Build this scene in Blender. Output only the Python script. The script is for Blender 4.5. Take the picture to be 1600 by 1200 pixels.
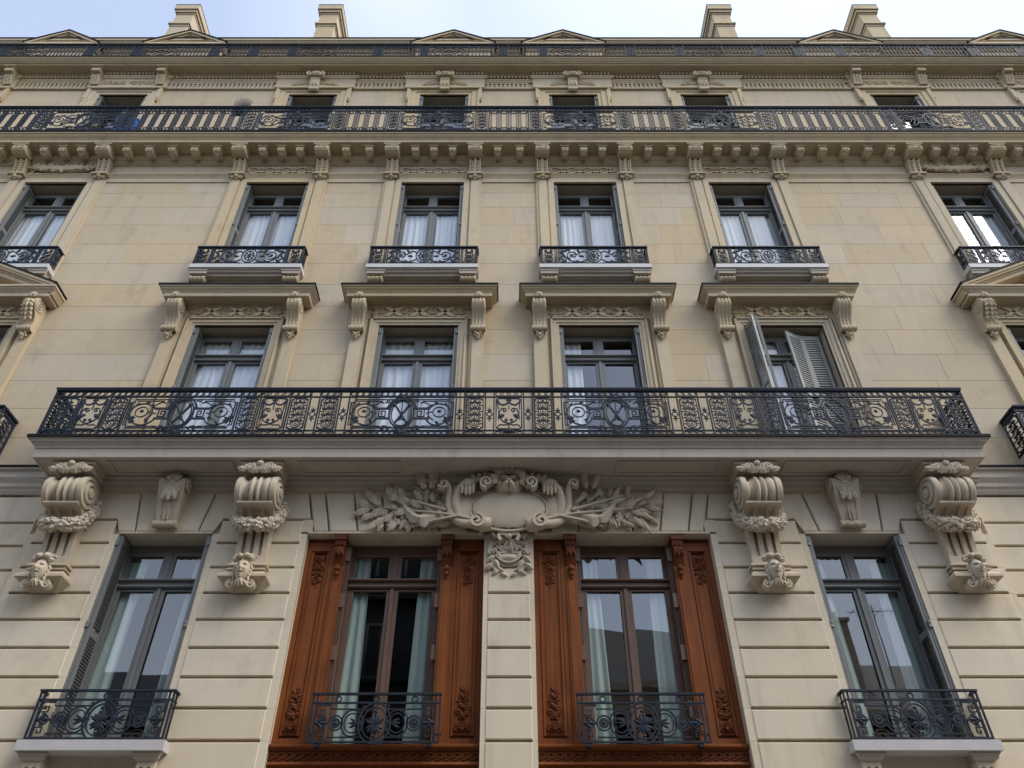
import bpy, bmesh, math, random
from mathutils import Vector, Matrix
R = math.radians
PI = math.pi
sin, cos = math.sin, math.cos
rnd = random.Random(11)
for o in list(bpy.data.objects):
    bpy.data.objects.remove(o)
scn = bpy.context.scene
col = scn.collection

# ------------------------------------------------------------------ camera
cam_d = bpy.data.cameras.new('camera')
cam = bpy.data.objects.new('camera', cam_d); col.objects.link(cam)
cam_d.sensor_width = 36.0; cam_d.lens = 1220 / 1600 * 36
cam_d.shift_x = 5 / 1600
cam_d.clip_start = 0.1; cam_d.clip_end = 3000
cam.location = (0, -11, 1.6)
cam.rotation_euler = (R(90 + 40.77), 0, 0)
scn.camera = cam

# ------------------------------------------------------------------ sky, sun, exposure
SUN_EL, SUN_AZ = 50, 117          # azimuth clockwise from +Y: the veiled sun stands to the right of the street
world = bpy.data.worlds.new('World'); scn.world = world
world.use_nodes = True
wn, wl = world.node_tree.nodes, world.node_tree.links
wn.clear()
w_out = wn.new('ShaderNodeOutputWorld'); w_bg = wn.new('ShaderNodeBackground')
w_sky = wn.new('ShaderNodeTexSky'); w_sky.sky_type = 'NISHITA'; w_sky.sun_disc = False
w_sky.sun_elevation = R(SUN_EL); w_sky.sun_rotation = R(SUN_AZ)
w_sky.air_density = 1.0; w_sky.dust_density = 1.6; w_sky.ozone_density = 1.2
w_tc = wn.new('ShaderNodeTexCoord')
w_map = wn.new('ShaderNodeMapping'); w_map.inputs['Scale'].default_value = (-1.0, 1.0, 1.5)
w_map.inputs['Location'].default_value = (-0.35, 0.2, 0.1)
w_noise = wn.new('ShaderNodeTexNoise'); w_noise.inputs['Scale'].default_value = 1.15
w_noise.inputs['Detail'].default_value = 3; w_noise.inputs['Roughness'].default_value = 0.45
w_ramp = wn.new('ShaderNodeMapRange'); w_ramp.inputs['From Min'].default_value = 0.38
w_ramp.inputs['From Max'].default_value = 0.76; w_ramp.inputs['To Min'].default_value = 0.27
w_ramp.inputs['To Max'].default_value = 0.97
w_mix = wn.new('ShaderNodeMix'); w_mix.data_type = 'RGBA'
w_mix.inputs[7].default_value = (4.7, 4.95, 5.5, 1)
wl.new(w_tc.outputs['Generated'], w_map.inputs['Vector']); wl.new(w_map.outputs['Vector'], w_noise.inputs['Vector'])
wl.new(w_noise.outputs['Fac'], w_ramp.inputs['Value']); wl.new(w_ramp.outputs['Result'], w_mix.inputs['Factor'])
wl.new(w_sky.outputs['Color'], w_mix.inputs[6]); wl.new(w_mix.outputs[2], w_bg.inputs['Color'])
w_bg.inputs['Strength'].default_value = 0.135
wl.new(w_bg.outputs['Background'], w_out.inputs['Surface'])

sun_d = bpy.data.lights.new('sun', 'SUN'); sun_d.energy = 1.4; sun_d.angle = R(42); sun_d.color = (1.0, 0.95, 0.86)
sun = bpy.data.objects.new('sun', sun_d); col.objects.link(sun)
az, el = R(SUN_AZ), R(SUN_EL)
sdir = Vector((sin(az) * cos(el), cos(az) * cos(el), sin(el)))     # towards the sun
sun.rotation_euler = (-sdir).to_track_quat('-Z', 'Y').to_euler()
sun.location = (0, -20, 40)

vs = scn.view_settings
vs.view_transform = 'Standard'; vs.look = 'None'; vs.gamma = 1.0; vs.use_curve_mapping = False
vs.exposure = 1.16

cy = scn.cycles
cy.max_bounces = 6; cy.diffuse_bounces = 3; cy.glossy_bounces = 3; cy.transmission_bounces = 2; cy.transparent_max_bounces = 6
cy.caustics_reflective = False; cy.caustics_refractive = False

# ------------------------------------------------------------------ materials
def new_mat(name):
    m = bpy.data.materials.new(name); m.use_nodes = True
    nt = m.node_tree; b = nt.nodes['Principled BSDF']
    return m, nt, b
def N(nt, t, **kw):
    n = nt.nodes.new(t)
    for k, v in kw.items():
        if k in n.inputs: n.inputs[k].default_value = v
        else: setattr(n, k, v)
    return n
def math_node(nt, op, a, b):
    n = nt.nodes.new('ShaderNodeMath'); n.operation = op
    for i, q in enumerate((a, b)):
        if isinstance(q, (int, float)): n.inputs[i].default_value = q
        else: nt.links.new(q, n.inputs[i])
    return n.outputs[0]
def stone(name, c, vary=0.10, rough=0.88, obj_var=0.10, warm=0.05, bump=0.3, stain=0.13):
    m, nt, b = new_mat(name); L = nt.links
    geo = N(nt, 'ShaderNodeNewGeometry')
    big = N(nt, 'ShaderNodeTexNoise', Scale=0.55, Detail=4.0, Roughness=0.6)
    mid = N(nt, 'ShaderNodeTexNoise', Scale=5.0, Detail=4.0, Roughness=0.65)
    fine = N(nt, 'ShaderNodeTexNoise', Scale=70.0, Detail=3.0)
    mp = N(nt, 'ShaderNodeMapping', Scale=(3.0, 3.0, 0.35))
    streak = N(nt, 'ShaderNodeTexNoise', Scale=1.0, Detail=3.0, Roughness=0.6)
    mp2 = N(nt, 'ShaderNodeMapping', Scale=(0.6, 0.6, 9.0))
    bed = N(nt, 'ShaderNodeTexNoise', Scale=1.0, Detail=4.0, Roughness=0.7)
    L.new(geo.outputs['Position'], mp.inputs['Vector']); L.new(mp.outputs['Vector'], streak.inputs['Vector'])
    L.new(geo.outputs['Position'], mp2.inputs['Vector']); L.new(mp2.outputs['Vector'], bed.inputs['Vector'])
    for n in (big, mid, fine): L.new(geo.outputs['Position'], n.inputs['Vector'])
    oi = N(nt, 'ShaderNodeObjectInfo')
    def cen(o, k): return math_node(nt, 'MULTIPLY', math_node(nt, 'SUBTRACT', o, 0.5), k)
    s = math_node(nt, 'ADD', cen(big.outputs['Fac'], vary * 2.2), cen(mid.outputs['Fac'], vary * 1.5))
    s = math_node(nt, 'ADD', s, cen(fine.outputs['Fac'], vary * 1.2))
    s = math_node(nt, 'ADD', s, cen(streak.outputs['Fac'], vary * 1.6))
    s = math_node(nt, 'ADD', s, cen(bed.outputs['Fac'], vary * 1.1))
    s = math_node(nt, 'ADD', s, cen(oi.outputs['Random'], obj_var))
    s = math_node(nt, 'ADD', s, 1.0)
    # rain streaks and old stains, each with an outline of its own
    st = N(nt, 'ShaderNodeMapRange'); st.inputs['From Min'].default_value = 0.53; st.inputs['From Max'].default_value = 0.68; st.inputs['To Max'].default_value = stain
    L.new(streak.outputs['Fac'], st.inputs['Value'])
    blot = N(nt, 'ShaderNodeTexNoise', Scale=1.3, Detail=5.0, Roughness=0.7); L.new(geo.outputs['Position'], blot.inputs['Vector'])
    s2 = N(nt, 'ShaderNodeMapRange'); s2.inputs['From Min'].default_value = 0.56; s2.inputs['From Max'].default_value = 0.66; s2.inputs['To Max'].default_value = stain*0.8
    L.new(blot.outputs['Fac'], s2.inputs['Value'])
    s = math_node(nt, 'SUBTRACT', s, math_node(nt, 'ADD', st.outputs['Result'], s2.outputs['Result']))
    mul = N(nt, 'ShaderNodeVectorMath', operation='SCALE'); mul.inputs[0].default_value = c
    L.new(s, mul.inputs['Scale'])
    # some stones are yellower, some greyer
    hs = N(nt, 'ShaderNodeHueSaturation')
    sat = math_node(nt, 'ADD', 1.0, cen(math_node(nt, 'FRACT', math_node(nt, 'MULTIPLY', oi.outputs['Random'], 17.3), 0), warm * 8))
    sat = math_node(nt, 'ADD', sat, cen(big.outputs['Fac'], warm * 10))
    L.new(sat, hs.inputs['Saturation']); L.new(mul.outputs[0], hs.inputs['Color'])
    L.new(hs.outputs['Color'], b.inputs['Base Color'])
    b.inputs['Roughness'].default_value = rough
    b.inputs['Specular IOR Level'].default_value = 0.25
    bp = N(nt, 'ShaderNodeBump', Strength=bump, Distance=0.006)
    L.new(fine.outputs['Fac'], bp.inputs['Height']); L.new(bp.outputs['Normal'], b.inputs['Normal'])
    return m
def paint(name, c, rough=0.5, vary=0.12, metal=0.0, bump=0.1, spec=0.4):
    m, nt, b = new_mat(name); L = nt.links
    geo = N(nt, 'ShaderNodeNewGeometry')
    n1 = N(nt, 'ShaderNodeTexNoise', Scale=4.0, Detail=5.0, Roughness=0.65)
    n2 = N(nt, 'ShaderNodeTexNoise', Scale=45.0, Detail=2.0)
    for n in (n1, n2): L.new(geo.outputs['Position'], n.inputs['Vector'])
    s = math_node(nt, 'ADD', math_node(nt, 'MULTIPLY', math_node(nt, 'SUBTRACT', n1.outputs['Fac'], 0.5), vary * 3), 1.0)
    s = math_node(nt, 'ADD', s, math_node(nt, 'MULTIPLY', math_node(nt, 'SUBTRACT', n2.outputs['Fac'], 0.5), vary * 1.5))
    mul = N(nt, 'ShaderNodeVectorMath', operation='SCALE'); mul.inputs[0].default_value = c
    L.new(s, mul.inputs['Scale']); L.new(mul.outputs[0], b.inputs['Base Color'])
    rr = math_node(nt, 'ADD', math_node(nt, 'MULTIPLY', math_node(nt, 'SUBTRACT', n1.outputs['Fac'], 0.5), 0.3), rough)
    L.new(rr, b.inputs['Roughness'])
    b.inputs['Metallic'].default_value = metal; b.inputs['Specular IOR Level'].default_value = spec
    bp = N(nt, 'ShaderNodeBump', Strength=bump, Distance=0.003)
    L.new(n2.outputs['Fac'], bp.inputs['Height']); L.new(bp.outputs['Normal'], b.inputs['Normal'])
    return m
def wood(name, c1, c2, rough=0.36):
    m, nt, b = new_mat(name); L = nt.links
    geo = N(nt, 'ShaderNodeNewGeometry')
    mp = N(nt, 'ShaderNodeMapping', Scale=(30.0, 30.0, 1.3))
    gr = N(nt, 'ShaderNodeTexNoise', Scale=1.0, Detail=6.0, Roughness=0.6)
    L.new(geo.outputs['Position'], mp.inputs['Vector']); L.new(mp.outputs['Vector'], gr.inputs['Vector'])
    big = N(nt, 'ShaderNodeTexNoise', Scale=1.7, Detail=3.0)
    L.new(geo.outputs['Position'], big.inputs['Vector'])
    oi = N(nt, 'ShaderNodeObjectInfo')
    f = math_node(nt, 'ADD', math_node(nt, 'MULTIPLY', gr.outputs['Fac'], 0.65), math_node(nt, 'MULTIPLY', big.outputs['Fac'], 0.4))
    f = math_node(nt, 'ADD', f, math_node(nt, 'MULTIPLY', oi.outputs['Random'], 0.12))
    cr = N(nt, 'ShaderNodeMix'); cr.data_type = 'RGBA'
    cr.inputs[6].default_value = (*c1, 1); cr.inputs[7].default_value = (*c2, 1)
    mr = N(nt, 'ShaderNodeMapRange'); mr.inputs['From Min'].default_value = 0.35; mr.inputs['From Max'].default_value = 0.85
    L.new(f, mr.inputs['Value']); L.new(mr.outputs['Result'], cr.inputs['Factor'])
    L.new(cr.outputs[2], b.inputs['Base Color'])
    b.inputs['Roughness'].default_value = rough; b.inputs['Specular IOR Level'].default_value = 0.18
    bp = N(nt, 'ShaderNodeBump', Strength=0.12, Distance=0.003)
    L.new(gr.outputs['Fac'], bp.inputs['Height']); L.new(bp.outputs['Normal'], b.inputs['Normal'])
    return m
def glass(name, tint, f0=0.165, refl=(1, 1, 1)):
    m, nt, b = new_mat(name); nt.nodes.remove(b); L = nt.links
    out = [n for n in nt.nodes if n.type == 'OUTPUT_MATERIAL'][0]
    tr = N(nt, 'ShaderNodeBsdfTransparent'); tr.inputs['Color'].default_value = (*tint, 1)
    gl = N(nt, 'ShaderNodeBsdfGlossy'); gl.inputs['Roughness'].default_value = 0.012; gl.inputs['Color'].default_value = (*refl, 1)
    geo = N(nt, 'ShaderNodeNewGeometry')
    # Schlick reflectance of a double-glazed sheet, the same from both sides
    dt = N(nt, 'ShaderNodeVectorMath', operation='DOT_PRODUCT')
    L.new(geo.outputs['Normal'], dt.inputs[0]); L.new(geo.outputs['Incoming'], dt.inputs[1])
    ca = math_node(nt, 'SUBTRACT', 1.0, math_node(nt, 'ABSOLUTE', dt.outputs['Value'], 0))
    fres = math_node(nt, 'ADD', math_node(nt, 'MULTIPLY', math_node(nt, 'POWER', ca, 5.0), 1-f0), f0)
    wv = N(nt, 'ShaderNodeTexNoise', Scale=1.4, Detail=1.0)
    L.new(geo.outputs['Position'], wv.inputs['Vector'])
    bp = N(nt, 'ShaderNodeBump', Strength=0.03, Distance=0.02)
    L.new(wv.outputs['Fac'], bp.inputs['Height']); L.new(bp.outputs['Normal'], gl.inputs['Normal'])
    mx = N(nt, 'ShaderNodeMixShader')
    L.new(fres, mx.inputs['Fac']); L.new(tr.outputs[0], mx.inputs[1]); L.new(gl.outputs[0], mx.inputs[2])
    L.new(mx.outputs[0], out.inputs['Surface'])
    return m
def cloth(name, c):
    m, nt, b = new_mat(name); L = nt.links
    geo = N(nt, 'ShaderNodeNewGeometry')
    mp = N(nt, 'ShaderNodeMapping', Scale=(4.0, 4.0, 0.2))
    n1 = N(nt, 'ShaderNodeTexNoise', Scale=1.0, Detail=3.0)
    L.new(geo.outputs['Position'], mp.inputs['Vector']); L.new(mp.outputs['Vector'], n1.inputs['Vector'])
    s = math_node(nt, 'ADD', math_node(nt, 'MULTIPLY', n1.outputs['Fac'], 0.2), 0.9)
    mul = N(nt, 'ShaderNodeVectorMath', operation='SCALE'); mul.inputs[0].default_value = c
    L.new(s, mul.inputs['Scale']); L.new(mul.outputs[0], b.inputs['Base Color'])
    b.inputs['Roughness'].default_value = 0.9
    return m
M = {}
M['wall'] = stone('ashlar_limestone', (0.505, 0.412, 0.288), obj_var=0.065, warm=0.035)
M['rust'] = stone('rusticated_limestone', (0.71, 0.61, 0.455), obj_var=0.06, vary=0.07, warm=0.025)
M['trim'] = stone('carved_limestone', (0.51, 0.415, 0.28), obj_var=0.05, vary=0.11, warm=0.03)
M['carve'] = stone('carved_grey_limestone', (0.57, 0.48, 0.36), obj_var=0.05, vary=0.13, warm=0.02, bump=0.4)
M['slab'] = stone('balcony_limestone', (0.50, 0.44, 0.37), obj_var=0.05, vary=0.10, warm=0.02)
M['mortar'] = stone('lime_mortar', (0.47, 0.385, 0.27), obj_var=0.0, vary=0.10)
M['sill'] = paint('pale_grey_sill_paint', (0.52, 0.50, 0.495), rough=0.65, vary=0.12)
M['iron'] = paint('blue_black_wrought_iron', (0.022, 0.028, 0.041), rough=0.6, vary=0.3, spec=0.22)
M['lead'] = paint('dark_lead_flashing', (0.014, 0.014, 0.016), rough=0.75, vary=0.2, spec=0.15)
M['grey'] = paint('grey_green_window_paint', (0.19, 0.195, 0.188), rough=0.5, vary=0.08)
M['brown'] = paint('brown_window_paint', (0.15, 0.09, 0.062), rough=0.45, vary=0.1)
M['shut'] = paint('pale_grey_shutter_paint', (0.27, 0.27, 0.25), rough=0.5, vary=0.08)
M['steel'] = paint('galvanised_hinge', (0.25, 0.25, 0.25), rough=0.5, metal=0.3)
M['wood'] = wood('varnished_mahogany', (0.125, 0.035, 0.011), (0.30, 0.092, 0.022), rough=0.5)
M['woodc'] = wood('carved_mahogany', (0.10, 0.028, 0.009), (0.19, 0.055, 0.016), rough=0.42)
M['glass'] = glass('window_glass', (0.93, 0.95, 0.95))
M['white'] = cloth('white_sheer_curtain', (0.74, 0.75, 0.77))
M['teal'] = cloth('pale_green_drape', (0.47, 0.58, 0.525))
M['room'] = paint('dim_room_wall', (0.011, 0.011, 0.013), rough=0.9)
M['slate'] = paint('slate_roofing', (0.035, 0.038, 0.045), rough=0.6, vary=0.25)
M['asphalt'] = paint('asphalt', (0.05, 0.05, 0.052), rough=0.9)
M['pave'] = paint('granite_paving', (0.30, 0.285, 0.265), rough=0.85)
M['far'] = stone('opposite_render', (0.48, 0.43, 0.35), obj_var=0.1)
M['dark'] = paint('dark_facade_panel', (0.03, 0.034, 0.045), rough=0.35)
M['blue'] = paint('bright_blue_plastic', (0.03, 0.16, 0.50), rough=0.45)

# ------------------------------------------------------------------ mesh helpers
class MB:
    def __init__(s): s.v = []; s.f = []; s.smooth = False
    def add(s, vs_, fs_):
        n = len(s.v); s.v.extend(vs_); s.f.extend([tuple(i + n for i in f) for f in fs_]); return s
    def box(s, x0, x1, y0, y1, z0, z1):
        return s.add([(x0,y0,z0),(x1,y0,z0),(x1,y1,z0),(x0,y1,z0),(x0,y0,z1),(x1,y0,z1),(x1,y1,z1),(x0,y1,z1)],
                     [(0,3,2,1),(4,5,6,7),(0,1,5,4),(1,2,6,5),(2,3,7,6),(3,0,4,7)])
    def block(s, x0, x1, y0, y1, z0, z1, b=0.004):
        """a stone: box whose front (-y) edges are chamfered"""
        return s.add([(x0,y1,z0),(x1,y1,z0),(x1,y1,z1),(x0,y1,z1),(x0,y0+b,z0),(x1,y0+b,z0),(x1,y0+b,z1),(x0,y0+b,z1),
                      (x0+b,y0,z0+b),(x1-b,y0,z0+b),(x1-b,y0,z1-b),(x0+b,y0,z1-b)],
                     [(0,4,5,1),(1,5,6,2),(2,6,7,3),(3,7,4,0),(4,8,9,5),(5,9,10,6),(6,10,11,7),(7,11,8,4),(8,11,10,9)])
    def prism(s, pts, y0, y1):
        """polygon in (x,z) extruded from y0 (front) to y1"""
        n = len(pts)
        a = [(p[0], y0, p[1]) for p in pts] + [(p[0], y1, p[1]) for p in pts]
        return s.add(a, [tuple(range(n)), tuple(range(2*n-1, n-1, -1))] + [(i, i+n, (i+1) % n + n, (i+1) % n) for i in range(n)])
    def xprism(s, pts, x0, x1):
        """polygon in (y,z) extruded along x"""
        n = len(pts)
        a = [(x0, p[0], p[1]) for p in pts] + [(x1, p[0], p[1]) for p in pts]
        return s.add(a, [tuple(range(n)), tuple(range(2*n-1, n-1, -1))] + [(i, i+n, (i+1) % n + n, (i+1) % n) for i in range(n)])
    def cornice(s, prof, x0, x1, yb, ret=True):
        """prof: list of (projection, z); swept along x in front of the plane yb, mitred returns at both ends"""
        n = len(prof); a = []
        for p, z in prof:
            if ret: a += [(x0-p, yb, z), (x0-p, yb-p, z), (x1+p, yb-p, z), (x1+p, yb, z)]
            else: a += [(x0, yb, z), (x0, yb-p, z), (x1, yb-p, z), (x1, yb, z)]
        f = []
        for i in range(n-1):
            for j in range(3):
                q = i*4 + j
                f.append((q, q+1, q+5, q+4))
        return s.add(a, f)
    def lathe_x(s, prof, cy, cz, seg=20, a0=0.0, a1=2*PI):
        """prof: list of (x, r); revolved about an axis along x"""
        full = abs(a1 - a0 - 2*PI) < 1e-6
        m = seg if full else seg + 1
        a = []
        for x, r in prof:
            for k in range(m):
                t = a0 + (a1-a0)*k/seg
                a.append((x, cy + r*cos(t), cz + r*sin(t)))
        f = []
        for i in range(len(prof)-1):
            for k in range(seg):
                k2 = (k+1) % m
                f.append((i*m+k, i*m+k2, (i+1)*m+k2, (i+1)*m+k))
        return s.add(a, f)
    def lathe_z(s, prof, cx, cy, seg=12):
        a = []
        for r, z in prof:
            for k in range(seg):
                t = 2*PI*k/seg
                a.append((cx + r*cos(t), cy + r*sin(t), z))
        f = []
        for i in range(len(prof)-1):
            for k in range(seg):
                k2 = (k+1) % seg
                f.append((i*seg+k, i*seg+k2, (i+1)*seg+k2, (i+1)*seg+k))
        return s.add(a, f)
    def bar(s, pts, w=0.012, t=0.012, closed=False, y=0.0):
        """flat bar following a polyline in (x,z)"""
        n = len(pts); a = []
        for i, p in enumerate(pts):
            if closed: q0, q1 = pts[i-1], pts[(i+1) % n]
            else: q0, q1 = pts[max(i-1, 0)], pts[min(i+1, n-1)]
            dx, dz = q1[0]-q0[0], q1[1]-q0[1]; l = math.hypot(dx, dz) or 1
            nx, nz = -dz/l*w/2, dx/l*w/2
            if 0 < i < n-1 or closed:
                # widen at sharp corners
                ax, az_ = p[0]-q0[0], p[1]-q0[1]; la = math.hypot(ax, az_) or 1
                d = max(0.5, abs((ax*dx+az_*dz)/(la*l)))
                nx, nz = nx/d, nz/d
            a += [(p[0]+nx, y-t/2, p[1]+nz), (p[0]-nx, y-t/2, p[1]-nz), (p[0]-nx, y+t/2, p[1]-nz), (p[0]+nx, y+t/2, p[1]+nz)]
        f = []
        for i in range(n if closed else n-1):
            j = (i+1) % n
            for k in range(4):
                k2 = (k+1) % 4
                f.append((i*4+k, j*4+k, j*4+k2, i*4+k2))
        if not closed:
            f += [(0, 1, 2, 3), (n*4-1, n*4-2, n*4-3, n*4-4)]
        return s.add(a, f)
    def tube(s, pts, rad, sides=6, flat=1.0):
        n = len(pts); a = []
        P = [Vector(p) for p in pts]
        for i, p in enumerate(P):
            d = (P[min(i+1, n-1)] - P[max(i-1, 0)]).normalized()
            u = d.cross(Vector((0, 1, 0)))
            if u.length < 0.05: u = d.cross(Vector((0, 0, 1)))
            u.normalize(); w = d.cross(u).normalized()
            r = rad[i] if isinstance(rad, (list, tuple)) else rad
            for k in range(sides):
                t = 2*PI*k/sides
                a.append(tuple(p + u*(r*cos(t)) + w*(r*flat*sin(t))))
        f = [tuple(range(sides-1, -1, -1)), tuple(range((n-1)*sides, n*sides))]
        for i in range(n-1):
            for k in range(sides):
                k2 = (k+1) % sides
                f.append((i*sides+k, i*sides+k2, (i+1)*sides+k2, (i+1)*sides+k))
        return s.add(a, f)
    def blob(s, c, r, seg=8, rings=5):
        a = [(c[0], c[1], c[2]+r[2])]
        for i in range(1, rings):
            ph = PI*i/rings
            for k in range(seg):
                t = 2*PI*k/seg
                a.append((c[0]+r[0]*sin(ph)*cos(t), c[1]+r[1]*sin(ph)*sin(t), c[2]+r[2]*cos(ph)))
        a.append((c[0], c[1], c[2]-r[2]))
        f = []
        for k in range(seg): f.append((0, 1+k, 1+(k+1) % seg))
        for i in range(rings-2):
            for k in range(seg):
                k2 = (k+1) % seg
                f.append((1+i*seg+k, 1+(i+1)*seg+k, 1+(i+1)*seg+k2, 1+i*seg+k2))
        e = len(a)-1
        for k in range(seg): f.append((e, 1+(rings-2)*seg+(k+1) % seg, 1+(rings-2)*seg+k))
        return s.add(a, f)
    def leaf(s, x, z, ang, l, w, y=0.0, h=0.02, tip=0.0, lobes=0):
        """carved leaf lying on the plane y, its midrib standing h proud; ang in degrees; tip curls forward"""
        ca, sa = cos(R(ang)), sin(R(ang))
        ts = [0.0, 0.12, 0.26, 0.38, 0.52, 0.64, 0.78, 0.9, 1.0] if lobes else [0.0, 0.18, 0.42, 0.68, 0.88, 1.0]
        a = []; n = len(ts)
        for i, t in enumerate(ts):
            ww = w*0.5*(sin(PI*min(1, t*0.92+0.06)))**0.8
            if lobes and 0 < i < n-1: ww *= 1.18 if i % 2 else 0.78
            if i in (0, n-1): ww = w*0.04
            yy = y - h*(0.25+0.75*sin(PI*min(1, t*0.9+0.1))) - tip*t*t
            for sgn, k in ((-1, 0.35), (0, 1.0), (1, 0.35)):
                u = l*t; v = sgn*ww
                hh = y + (yy-y)*k if tip == 0 else yy + h*(1-k)*0.8
                a.append((x+u*ca-v*sa, hh, z+u*sa+v*ca))
        f = []
        for i in range(n-1):
            for j in range(2):
                f.append((i*3+j, i*3+j+1, i*3+j+4, i*3+j+3))
        # back sheet so that the leaf has thickness
        m = len(a)
        b = [(p[0], y+0.012 if tip == 0 else p[1]+0.014, p[2]) for p in a]
        fb = [tuple(q+m for q in reversed(ff)) for ff in f]
        for i in range(n-1):
            fb.append((i*3, i*3+3, i*3+3+m, i*3+m)); fb.append((i*3+2, i*3+2+m, i*3+5+m, i*3+5))
        return s.add(a+b, f+fb)
    def relief(s, x0, x1, z0, z1, nx, nz, fn):
        """height field: fn(u,v) with u,v in -1..1 gives the y of the surface, None leaves a hole"""
        idx = {}; a = []
        for j in range(nz+1):
            for i in range(nx+1):
                y = fn(-1+2*i/nx, -1+2*j/nz)
                if y is None: continue
                idx[i, j] = len(a)
                a.append((x0+(x1-x0)*i/nx, y, z0+(z1-z0)*j/nz))
        f = []
        for j in range(nz):
            for i in range(nx):
                q = [(i, j), (i+1, j), (i+1, j+1), (i, j+1)]
                q = [idx[k] for k in q if k in idx]
                if len(q) >= 3: f.append(tuple(q))
        return s.add(a, f)
    def mirror(s, cx=0.0):
        n = len(s.v); m = len(s.f)
        s.v += [(2*cx-p[0], p[1], p[2]) for p in s.v[:n]]
        s.f += [tuple(q+n for q in reversed(f)) for f in s.f[:m]]
        return s
    def mesh(s, name, smooth=False):
        me = bpy.data.meshes.new(name); me.from_pydata(s.v, [], s.f)
        if smooth or s.smooth:
            me.polygons.foreach_set('use_smooth', [True]*len(me.polygons))
        me.update()
        return me

ORG = {}
def put(name, me, mat, parent=None, loc=None, local=False):
    """link a mesh as one object; meshes are in world coordinates unless loc is given; local: loc counts from the parent"""
    if isinstance(me, MB): me = me.mesh(name)
    if not me.materials: me.materials.append(M[mat])
    o = bpy.data.objects.new(name, me); col.objects.link(o)
    if loc: o.location = loc
    if parent:
        o.parent = parent
        if not local and parent in ORG: o.matrix_parent_inverse = Matrix.Translation(-ORG[parent])
    return o
def thing(name, label, cat, loc=(0, 0, 0), group=None):
    o = bpy.data.objects.new(name, None); col.objects.link(o)
    o.location = loc; ORG[o] = Vector(loc); o.empty_display_size = 0.3
    tag(o, label, cat, group); return o
def tag(o, label, cat=None, group=None, kind=None):
    if label: o['label'] = label
    if cat: o['category'] = cat
    if group: o['group'] = group
    if kind: o['kind'] = kind
    return o
def smooth(me):
    me.polygons.foreach_set('use_smooth', [True]*len(me.polygons)); return me
def autosmooth(me, deg=40):
    bm = bmesh.new(); bm.from_mesh(me)
    for f in bm.faces: f.smooth = True
    for e in bm.edges:
        if len(e.link_faces) == 2: e.smooth = e.calc_face_angle(0) < R(deg)
    bm.to_mesh(me); bm.free(); return me
def circ(cx, cz, r, n=18, a0=0, a1=360, rz=None):
    rz = r if rz is None else rz
    full = (a1-a0) % 360 == 0
    return [(cx+r*cos(R(a0+(a1-a0)*k/n)), cz+rz*sin(R(a0+(a1-a0)*k/n))) for k in range(n if full else n+1)]
def spiral(cx, cz, r0, r1, a0, a1, n=22):
    return [(cx+(r0+(r1-r0)*k/n)*cos(R(a0+(a1-a0)*k/n)), cz+(r0+(r1-r0)*k/n)*sin(R(a0+(a1-a0)*k/n))) for k in range(n+1)]
def bez(p0, p1, p2, p3, n=10):
    o = []
    for k in range(n+1):
        t = k/n; u = 1-t
        o.append(tuple(u**3*a+3*u*u*t*b+3*u*t*t*c+t**3*d for a, b, c, d in zip(p0, p1, p2, p3)))
    return o

# ================================================================== ground and street
g = MB(); g.add([(-400,-400,-0.02),(400,-400,-0.02),(400,400,-0.02),(-400,400,-0.02)], [(0,1,2,3)])
tag(put('ground', g, 'asphalt'), None, None, None, 'structure')
g = MB(); g.box(-60, 60, -10.6, -2.4, -0.015, 0.0)
tag(put('road', g, 'asphalt'), None, None, None, 'structure')
for y0, y1 in ((-2.4, 0.0), (-13.6, -10.6)):
    g = MB(); g.box(-60, 60, y0, y1, -0.015, 0.13)
    tag(put('pavement', g, 'pave'), None, None, None, 'structure')

# ================================================================== the building
bld = thing('apartment_building', 'tall cream limestone apartment building with carved balconies filling the whole view', 'building', (0, 0, 0))
YL = -0.10                       # face of the rusticated lower wall between the corbels
AX1, AX2, AX3, AX4 = 5.43, (1.785, 5.44, 10.63), (1.81, 5.50, 10.78), (1.755, 5.33, 10.5)
WID = 17.5
def both(seq): return sorted([-a for a in seq] + list(seq))

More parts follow.
